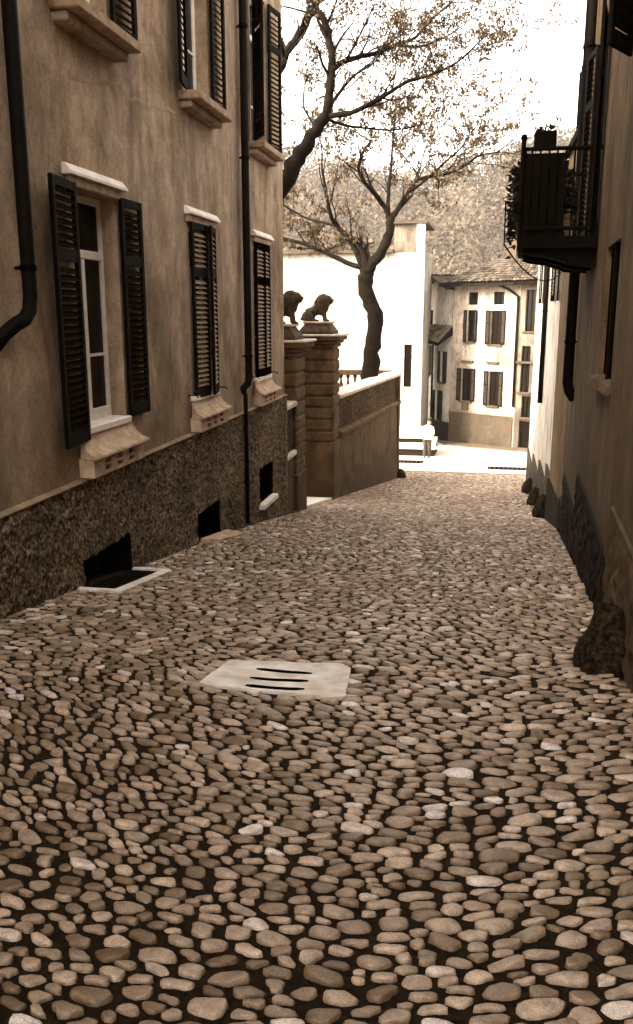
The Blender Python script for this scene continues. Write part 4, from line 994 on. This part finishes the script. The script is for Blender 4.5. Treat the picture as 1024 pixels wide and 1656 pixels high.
# ------------------------------------------------------------------ houses round the plaza
def oriented(A, Bp):
    A = Vector(A); Bp = Vector(Bp); d = (Bp-A).normalized(); n = Vector((d.y, -d.x))
    return lambda u, v, q: ((A+d*u+n*q).x, (A+d*u+n*q).y, v), (Bp-A).length, d, n
def far_window(house, f3, u0, u1, z0, z1, shut=None, sill=True, apron_=False, leaf_w=None):
    mb = MB(); t = .05
    def bx3(m_, ua, ub, za, zb, da, db):
        m_.add([f3(ua, za, da), f3(ub, za, da), f3(ub, zb, da), f3(ua, zb, da), f3(ua, za, db), f3(ub, za, db), f3(ub, zb, db), f3(ua, zb, db)], [(0,3,2,1),(4,5,6,7),(0,1,5,4),(1,2,6,5),(2,3,7,6),(3,0,4,7)])
    for (ua, ub, za, zb) in ((u0, u0+t, z0, z1), (u1-t, u1, z0, z1), (u0+t, u1-t, z0, z0+t), (u0+t, u1-t, z1-t, z1), ((u0+u1)/2-.03, (u0+u1)/2+.03, z0+t, z1-t)): bx3(mb, ua, ub, za, zb, -.16, -.11)
    o = mb.build('window', M['shutter_brown'], house)
    um = (u0+u1)/2
    for a, b in ((u0+t, um-.03), (um+.03, u1-t)):
        m2 = MB(); bx3(m2, a, b, z0+t, z1-t, -.15, -.14); m2.build('pane', M['glass'], o)
    if shut:
        w = leaf_w or (u1-u0)/2
        for sgn in shut:
            ua, ub = (u0-w-.02, u0-.02) if sgn < 0 else (u1+.02, u1+w+.02)
            m2 = MB()
            for q in ((ua, ua+.05, z0, z1), (ub-.05, ub, z0, z1), (ua+.05, ub-.05, z0, z0+.08), (ua+.05, ub-.05, z1-.06, z1), (ua+.05, ub-.05, z0+(z1-z0)*.6, z0+(z1-z0)*.6+.07)): bx3(m2, *q, .03, .075)
            bx3(m2, ua+.05, ub-.05, z0+.08, z1-.06, .035, .05)
            s_ = m2.build('shutter', M['shutter'], house)
            m3 = MB(); z = z0+.12
            while z < z1-.1: bx3(m3, ua+.05, ub-.05, z, z+.03, .05, .068); z += .075
            q = m3.build('slats', M['slat_brown'], s_); q['kind'] = 'stuff'
    if sill:
        m2 = MB(); bx3(m2, u0-.12, u1+.12, z0-.09, z0-.002, -.1, .12); m2.build('sill', M['dado_far'], house)
    return o
def tiles(parent, P0, P1, P2_, P3, nx, ny, lift=.0):
    """barrel tiles over a quad P0-P1 (eave) to P3-P2 (ridge)"""
    P0, P1, P2_, P3 = map(Vector, (P0, P1, P2_, P3)); V = []; F = []; T = []
    nrm = (P1-P0).cross(P3-P0).normalized()
    if nrm.z < 0: nrm = -nrm
    for i in range(nx):
        for j in range(ny):
            t0 = random.random(); dj = random.uniform(-.012, .012)
            for (jj, hh) in ((j, .055), (j+1.08, .02)):
                for k in range(5):
                    a = math.pi*k/4; u = (i+.5-.52*math.cos(a))/nx; v = min(jj/ny, 1.0)
                    e = P0.lerp(P1, u); f = P3.lerp(P2_, u); V.append(e.lerp(f, v)+nrm*(math.sin(a)*.075+hh+dj+lift))
            b = len(V)-10
            for k in range(4): F.append((b+k, b+k+1, b+6+k, b+5+k))
            T += [t0*.9]*10
    me = np_mesh('roof_tiles', np.array([v[:] for v in V]), np.array(F), False); set_tone(me, T)
    o = link_mesh('roof_tiles', me, M['tile'], parent); o['kind'] = 'stuff'; return o
# main corner house
hA, hB = (-1.60, 49.0), (1.86, 46.6)
f3, Lh, hd, hn = oriented(hA, hB)
fh = empty('corner_house', (0.5, 49, -7.3), 'pale stained corner house with tiled roof and brown shutters facing the plaza', 'house')
EZ = 1.42
wins = [(1.0, 1.6, .33, .98, None), (2.6, 3.25, .33, .98, None), (.98, 1.42, -1.62, .05, (-1, 1)), (2.48, 3.12, -1.72, .02, (-1, 1)), (.74, 1.36, -4.80, -3.05, (-1, 1)), (2.52, 3.12, -4.95, -3.12, (-1, 1))]
mb = MB(); wall_faces(mb, f3, 0, Lh, -7.9, EZ+.1, [w[:4] for w in wins], .2)
back = 7.0
bk = lambda u, v: f3(u, v, -back)
for u in (0, Lh): mb.add([f3(u, -7.9, 0), bk(u, -7.9), bk(u, EZ+.1), f3(u, EZ+.1, 0)], [(0, 1, 2, 3)])
mb.add([bk(0, -7.9), bk(Lh, -7.9), bk(Lh, EZ), bk(0, EZ)], [(0, 1, 2, 3)]); mb.build('wall', M['house'], fh)
for i, w in enumerate(wins): far_window(fh, f3, *w[:4], shut=w[4], sill=i > 1, leaf_w=(.2 if i == 2 else .27))
def fbox(m_, f, ua, ub, za, zb, da, db):
    m_.add([f(ua, za, da), f(ub, za, da), f(ub, zb, da), f(ua, zb, da), f(ua, za, db), f(ub, za, db), f(ub, zb, db), f(ua, zb, db)], [(0,3,2,1),(4,5,6,7),(0,1,5,4),(1,2,6,5),(2,3,7,6),(3,0,4,7)]); return m_
fbox(MB(), f3, .0, Lh-.1, -7.9, -5.45, .0, .05).build('dado', M['dado_far'], fh)
for u0, u1 in ((.75, 1.5), (2.35, 3.1)):     # little hoods over the lower windows
    fbox(MB(), f3, u0, u1, -2.72, -2.62, .0, .14).build('hood', M['dado_far'], fh)
fbox(MB(), f3, .85, 1.25, -5.3, -4.92, 0, .1).build('apron', M['dado_far'], fh)
# second, darker house continuing to the right
sh = empty('side_house', (3.4, 45.5, -7.2), 'darker stained house at the right end of the plaza beside the corner house', 'house')
g3, Lg, _, _ = oriented((1.865, 46.58), (5.3, 44.6))
sw = [(.32, .85, -1.0, 1.05), (.22, .72, -4.1, -1.75), (.36, .86, -5.4, -4.3), (.28, 1.0, -7.3, -5.6)]
mb = MB(); wall_faces(mb, g3, 0, Lg, -7.9, EZ+.05, sw, .25); mb.build('wall', M['house2'], sh)
for w in sw[:3]: far_window(sh, g3, *w)
mb = MB(); mb.add([g3(.28, -7.4, -.2), g3(1.0, -7.4, -.2), g3(1.0, -5.6, -.2), g3(.28, -5.6, -.2)], [(0, 1, 2, 3)]); mb.build('door', M['wood'], sh)
fbox(MB(), g3, .0, 1.5, -2.62, -2.52, 0, .2).build('ledge', M['dado_far'], sh)
dp = f3(Lh-.05, 0, .1)
downpipe('downpipe', [f3(Lh-1.0, EZ-.1, .55), f3(Lh-.5, EZ-.35, .3), f3(Lh-.06, EZ-.7, .1), f3(Lh-.06, -4.9, .1)], .07, 'dark drainpipe slanting from the eave between corner house and side house', [])
# hipped roof over both
ov = .75
e0 = Vector(f3(-.35, EZ, ov)); e1 = Vector(g3(Lg+.3, EZ+.05, ov)); em = Vector(f3(Lh+.15, EZ, ov))
r0 = Vector(f3(2.6, EZ+2.0, -3.4)); r1 = Vector(g3(Lg, EZ+2.1, -3.4)); eb = Vector(f3(-.35, EZ, -back-.5))
rf = MB(); up = Vector((0, 0, .10))
rf.add([e0, em, e1, r1, r0, eb], [(0, 1, 4), (1, 2, 3, 4), (0, 4, 5)]); rf.add([e0-up, em-up, e1-up, e0, em, e1], [(0, 3, 4, 1), (1, 4, 5, 2)])
ib0, ibm, ib1 = Vector(f3(-.1, EZ-.1, .0)), Vector(f3(Lh, EZ-.1, 0)), Vector(g3(Lg, EZ-.05, 0))
rf.add([e0-up, em-up, ibm, ib0, e1-up, ib1], [(0, 1, 2, 3), (1, 4, 5, 2)]); roof = rf.build('roof', M['wood'], fh)
tiles(fh, e0, em, r0+Vector((.02, -.02, 0)), r0, 22, 16); tiles(fh, em, e1, r1, r0, 22, 16); tiles(fh, eb, e0, r0+Vector((0, .01, 0)), r0, 26, 14)
fbox(MB(), f3, 2.05, 2.65, EZ+.9, EZ+2.5, -2.4, -1.8).build('chimney', M['dado_far'], fh)
fbox(MB(), f3, 1.97, 2.73, EZ+2.5, EZ+2.62, -2.48, -1.72).build('chimney_cap', M['wood'], fh)
fbox(MB(), f3, -.35, Lh+.1, EZ-.16, EZ-.02, ov-.0, ov+.12).build('gutter', M['zinc'], fh)
# left wing with gable
k3, Lk, kd, kn = oriented((-3.75, 52.2), (-1.62, 49.05))
wg = empty('gabled_wing', (-2.7, 51, -7.3), 'white gabled wing with pent roof left of the corner house', 'house')
kw = [(.05, .62, -.55, .75), (1.2, 1.75, -.9, .05), (1.05, 1.45, -3.6, -1.9), (2.75, 3.2, -3.9, -2.2), (2.3, 2.85, -6.1, -4.4), (.95, 1.5, -7.4, -5.7)]
mb = MB(); wall_faces(mb, k3, 0, Lk, -7.9, 1.0, kw, .2)
mb.add([k3(0, 1.0, 0), k3(Lk, 1.0, 0), k3(Lk, 1.3, 0), k3(Lk*.62, 1.75, 0)], [(0, 1, 2, 3)])
mb.add([k3(0, -7.9, 0), k3(0, -7.9, -5), k3(0, 1.0, -5), k3(0, 1.0, 0)], [(0, 1, 2, 3)]); mb.build('wall', M['wing'], wg)
for i, w in enumerate(kw):
    if i in (0, 5):
        mb = MB(); mb.add([k3(w[0], w[2], -.19), k3(w[1], w[2], -.19), k3(w[1], w[3], -.19), k3(w[0], w[3], -.19)], [(0, 1, 2, 3)]); mb.build('loggia' if i == 0 else 'door', M['dark'] if i == 0 else M['wood'], wg)
    else: far_window(wg, k3, *w, shut=(-1, 1) if i in (2, 3, 4) else None, leaf_w=.22)
mb = MB()
for (ua, za, ub, zb) in ((-.45, .62, Lk*.62, 1.80), (Lk*.62, 1.80, Lk+.25, 1.12)):
    mb.add([k3(ua, za, .6), k3(ub, zb, .6), k3(ub, zb, -5), k3(ua, za, -5), k3(ua, za+.11, .6), k3(ub, zb+.11, .6), k3(ub, zb+.11, -5), k3(ua, za+.11, -5)], [(0, 1, 2, 3), (4, 7, 6, 5), (0, 4, 5, 1), (0, 3, 7, 4)])
mb.build('gable_roof', M['dado_far'], wg)
tiles(wg, k3(-.45, .74, -5), k3(-.45, .74, .62), k3(Lk*.62, 1.92, .62), k3(Lk*.62, 1.92, -5), 24, 9)
mb = MB(); mb.add([k3(-.3, -1.35, .95), k3(Lk+.1, -1.75, .95), k3(Lk+.1, -.85, .0), k3(-.3, -.75, 0), k3(-.3, -1.45, .95), k3(Lk+.1, -1.85, .95), k3(Lk+.1, -1.3, .0), k3(-.3, -1.2, 0)], [(0, 1, 2, 3), (4, 7, 6, 5), (0, 4, 5, 1), (0, 3, 7, 4), (1, 5, 6, 2)]); mb.build('pent_roof', M['wood'], wg)
tiles(wg, k3(-.3, -1.33, .97), k3(Lk+.1, -1.73, .97), k3(Lk+.1, -.83, .0), k3(-.3, -.73, 0), 17, 5)
fbox(MB(), k3, 1.7, Lk, -7.9, -6.1, 0, .05).build('dado', M['dark_dado'], wg)
downpipe('downpipe', [k3(2.05, -1.5, .5), k3(2.05, -1.8, .12), k3(2.05, -6.0, .12)], .06, 'black drainpipe down the white gabled wing', [])
# big white building behind the trees
wb = empty('white_building', (-7.5, 48, -7), 'large bright white building behind the garden trees', 'building')
b3, Lb, _, _ = oriented((-16, 46.4), (-3.02, 46.0))
bw_ = [(12.05, 12.45, -3.9, -1.7), (12.35, 12.75, .9, 1.9), (9.2, 10.0, -1.0, .8)]
mb = MB(); wall_faces(mb, b3, 0, Lb, -7.6, 2.9, bw_[:1], .2)
p0, p1 = b3(Lb, 0, 0), b3(Lb, 0, -6)
mb.add([b3(Lb, -7.6, 0), b3(Lb, -7.6, -4.5), b3(Lb, 2.9, -4.5), b3(Lb, 2.9, 0)], [(0, 1, 2, 3)])
mb.build('wall', M['white_far'], wb)
far_window(wb, b3, *bw_[0], sill=False)
fbox(MB(), b3, Lb-.42, Lb+.02, -7.6, 4.3, 0, .12).build('corner_pilaster', M['white_far'], wb)
fbox(MB(), b3, -.5, Lb-1.6, 2.902, 3.05, -6, .35).build('eave', M['dado_far'], wb)
fbox(MB(), b3, Lb-1.58, Lb-.43, 2.902, 4.3, -4, -.02).build('tower', M['house2'], wb)
fbox(MB(), b3, Lb-1.7, Lb+.1, 4.302, 4.42, -4.2, .2).build('tower_roof', M['dado_far'], wb)

V_ = []; base_line = [(-3.75, 52.2), (-1.61, 49.03), (1.86, 46.59), (5.3, 44.6)]
for (x, y), (dx, dy) in zip(base_line, ((.9, -.6), (-.1, -1.9), (-.7, -1.6), (-.6, -1.6))): V_ += [(x, y, float(prof(y))+.06), (x+dx, y+dy, float(prof(y+dy))+.06), (x+dx, y+dy, float(prof(y+dy))-.1)]
mb = MB(); mb.add(V_, [q for i in range(3) for q in ((3*i, 3*i+1, 3*i+4, 3*i+3), (3*i+1, 3*i+2, 3*i+5, 3*i+4))]); mb.build('pavement', M['pave'])['kind'] = 'structure'
# ------------------------------------------------------------------ steps, person and gratings on the plaza
st = empty('stone_steps', (-4, 40.5, -6.6), 'two broad round-nosed pale stone steps at the left of the plaza', 'steps')
def tread(x1, y0, ztop, th):
    mb = MB(); prf = []
    for k in range(7): a = -math.pi/2-math.pi*k/6; prf.append((y0+.0+math.cos(a)*th*.5, ztop-th/2+math.sin(a)*th/2))
    prf = [(y0+math.cos(-math.pi/2-math.pi*k/6)*th/2, ztop-th/2+math.sin(-math.pi/2-math.pi*k/6)*th/2) for k in range(7)]+[(y0+3, ztop), (y0+3, ztop-th)]
    mb.prism(prf, 'x', -8, x1); mb.ell((x1, y0+.0, ztop-th/2), (th*.7, th*.52, th/2)); mb.build('tread', M['steps'], st)
tread(-1.95, 40.0, -6.06, .2); tread(-2.35, 40.7, -5.66, .2)
mb = MB(); mb.box((-8, 40.06, -7.0), (-1.95, 43, -6.262)); mb.build('riser', M['dark_dado'], st)  # risers coloured dark in place of the shadow under the treads
mb = MB(); mb.box((-8, 40.75, -6.06), (-2.35, 43, -5.862)); mb.build('riser', M['dark_dado'], st)  # same painted shadow under the upper tread
# person in a light top, leaning forward a little
def person(c, label):
    e = empty('person', c, label, 'person')
    x, y, z = c
    mb = MB()
    for s_ in (-1, 1):
        mb.tube([(x+.09*s_, y, z+.86), (x+.10*s_+.02, y-.03, z+.47), (x+.10*s_, y+.05*s_, z+.08)], [.115, .095, .07], 10); mb.ell((x+.10*s_, y+.05*s_-.06, z+.04), (.05, .13, .045))
    mb.ell((x, y, z+.90), (.17, .12, .14)); mb.ell((x+.01, y-.02, z+1.10), (.16, .11, .2)); mb.ell((x+.03, y-.05, z+1.32), (.20, .12, .17))
    mb.tube([(x+.05, y-.06, z+1.44), (x+.07, y-.10, z+1.56)], [.06, .055], 10); mb.ell((x+.08, y-.12, z+1.63), (.085, .10, .12)); mb.ell((x+.08, y-.22, z+1.62), (.016, .022, .022))
    for s_ in (-1, 1):
        sh_ = Vector((x+.03+.20*s_, y-.05, z+1.39)); el = Vector((x+.25*s_, y-.06, z+1.10)); wr = Vector((x+.20*s_+.06, y-.26, z+.95))
        mb.tube([sh_, el, wr], [.06, .045, .034], 8); mb.ell(wr+Vector((.0, -.05, -.03)), (.03, .055, .035))
        for f_ in range(5): mb.tube([wr+Vector((-.028+.014*f_, -.08, -.04)), wr+Vector((-.03+.015*f_, -.13, -.07)), wr+Vector((-.03+.015*f_, -.13, -.10))], .009, 5)
    b = mb.build('body', M['trousers'], e, True)
    r_ = b.modifiers.new('remesh', 'REMESH'); r_.mode = 'VOXEL'; r_.voxel_size = .016; r_.use_smooth_shade = True; q = b.modifiers.new('smooth', 'SMOOTH'); q.iterations = 3
    me = b.data
    me.materials.clear(); me.materials.append(person_mat())
    mb = MB()      # loose light top
    prf = [(.19, .86), (.20, 1.0), (.19, 1.15), (.215, 1.3), (.21, 1.42), (.08, 1.50)]
    V_ = []; n = 16
    for r0_, zz_ in prf:
        for k in range(n): a = k*2*math.pi/n; V_.append((x+.015+(zz_-.9)*.04+r0_*1.08*math.cos(a), y-.03-(zz_-.9)*.05+r0_*.72*math.sin(a), z+zz_+.012*math.sin(3*a)))
    mb.add(V_, [(i*n+k, i*n+(k+1)%n, (i+1)*n+(k+1)%n, (i+1)*n+k) for i in range(len(prf)-1) for k in range(n)])
    for s_ in (-1, 1): mb.tube([(x+.03+.17*s_, y-.05, z+1.41), (x+.24*s_+.01, y-.06, z+1.22), (x+.25*s_, y-.065, z+1.08)], [.085, .078, .07], 10, False)
    mb.build('shirt', M['shirt'], e, True)
    mb = MB(); mb.ell((x+.08, y-.10, z+1.675), (.098, .11, .105)); mb.ell((x+.075, y-.055, z+1.62), (.09, .07, .11)); mb.build('hair', M['hair'], e, True)
    return e
def person_mat():
    m, t, b = newmat('person_body')
    g = t.nodes.new('ShaderNodeTexCoord'); sp = t.nodes.new('ShaderNodeSeparateXYZ'); t.links.new(g.outputs['Object'], sp.inputs[0])
    mr = N(t, 'ShaderNodeMapRange'); mr.inputs[1].default_value = 0; mr.inputs[2].default_value = 1.8; t.links.new(sp.outputs['Z'], mr.inputs[0])
    r = ramp(t, mr.outputs[0], [(0, S(.015)), (.04, S(.02)), (.56, S(.35))], 'CONSTANT'); r.color_ramp.elements[2].position = .505
    t.links.new(r.outputs[0], b.inputs['Base Color']); b.inputs['Roughness'].default_value = .7; return m
pp = px(690, 742, 38.9); person((pp.x, 38.9, float(prof(38.9))+.005), 'small figure in a white top and dark trousers by the steps')
def grate(x0, x1, y0, y1, label):
    e = empty('drain_grate', ((x0+x1)/2, (y0+y1)/2, float(prof((y0+y1)/2))), label, 'drain grate', 'plaza drain grates')
    zq = lambda y: float(prof(y))+.012
    mb = MB(); mb.add([(x0, y0, zq(y0)), (x1, y0, zq(y0)), (x1, y1, zq(y1)), (x0, y1, zq(y1))], [(0, 1, 2, 3)]); mb.build('frame', M['dark'], e)
    n = int((x1-x0)/.16)
    for i in range(n):
        x = x0+(i+.5)*(x1-x0)/n; w = .035; mb = MB()
        mb.add([(x-w, y0+.06, zq(y0)+.012), (x+w, y0+.06, zq(y0)+.012), (x+w, y1-.3, zq(y1-.3)+.03), (x-w, y1-.3, zq(y1-.3)+.03)], [(0, 1, 2, 3)]); mb.build('bar', M['dado_far'], e)
grate(-4.1, -2.2, 35.3, 37.0, 'long dark drain grate on the sunny plaza below the steps')
grate(.45, 2.3, 33.4, 34.8, 'dark drain grate at the right foot of the street')

# ------------------------------------------------------------------ hill with woods
def hz(x, y):
    d = (y-90)/150
    ridge = 31+6*math.sin(x*.012+1.2)+5*noise.noise(Vector((x*.02, y*.015, 0)))-9*math.exp(-((x+16)/26)**2)
    t = max(0, min(1, d)); t = t*t*(3-2*t)
    return -9+t*(ridge+9)+1.5*noise.noise(Vector((x*.06, y*.06, 5)))
hill = sheet('hill', list(np.arange(-260, 261, 8.0)), list(np.arange(80, 340, 6.0)), hz, M['hill'])
def woods():
    V = []; F = []; T = []; rr = random.Random(5)
    for i in range(1700):
        y = rr.uniform(95, 255); x = rr.uniform(-.42*y, .30*y); z = hz(x, y)
        if noise.noise(Vector((x*.03, y*.03, 9))) < -.15 and rr.random() < .75: continue
        s = rr.uniform(2.2, 5.0); t0 = rr.random()*.8
        for k in range(120):
            a = rr.uniform(0, 6.28); q = rr.random()**.5; h = rr.random()
            c = Vector((x+math.cos(a)*q*s*(1.1-.5*h), y+math.sin(a)*q*s*(1.1-.5*h), z+.4+h*s*1.7))
            e = s*rr.uniform(.045, .09); R_ = Euler((rr.uniform(0, 6.28), rr.uniform(0, 6.28), 0)).to_matrix(); b = len(V)
            for w in ((-1, -.3, 0), (.2, -1, .2), (1, .3, 0), (-.2, 1, .2)): V.append((c+R_ @ Vector(w)*e)[:])
            F.append((b, b+1, b+2, b+3)); T += [min(1, t0+rr.random()*.2)]*4
    me = np_mesh('hillside_woods', np.array(V), np.array(F), False); set_tone(me, T)
    o = link_mesh('hillside_woods', me, M['wood_leaf'], None); o['kind'] = 'stuff'
    return tag(o, 'scrubby woods covering the hill behind the houses', 'woods')
woods()
# ------------------------------------------------------------------ haze
mb = MB(); mb.box((-275, -75, -12), (275, 345, 72))
hzo = mb.build('haze', None); hm = bpy.data.materials.new('haze_air'); hm.use_nodes = True; t = hm.node_tree; t.nodes.clear()
pv = t.nodes.new('ShaderNodeVolumePrincipled'); pv.inputs['Color'].default_value = (.95, .90, .82, 1); pv.inputs['Density'].default_value = .0004; pv.inputs['Anisotropy'].default_value = .2
ou = t.nodes.new('ShaderNodeOutputMaterial'); t.links.new(pv.outputs[0], ou.inputs['Volume']); hzo.data.materials.append(hm)
tag(hzo, 'pale haze hanging in the air over the hill', 'haze', kind='stuff')
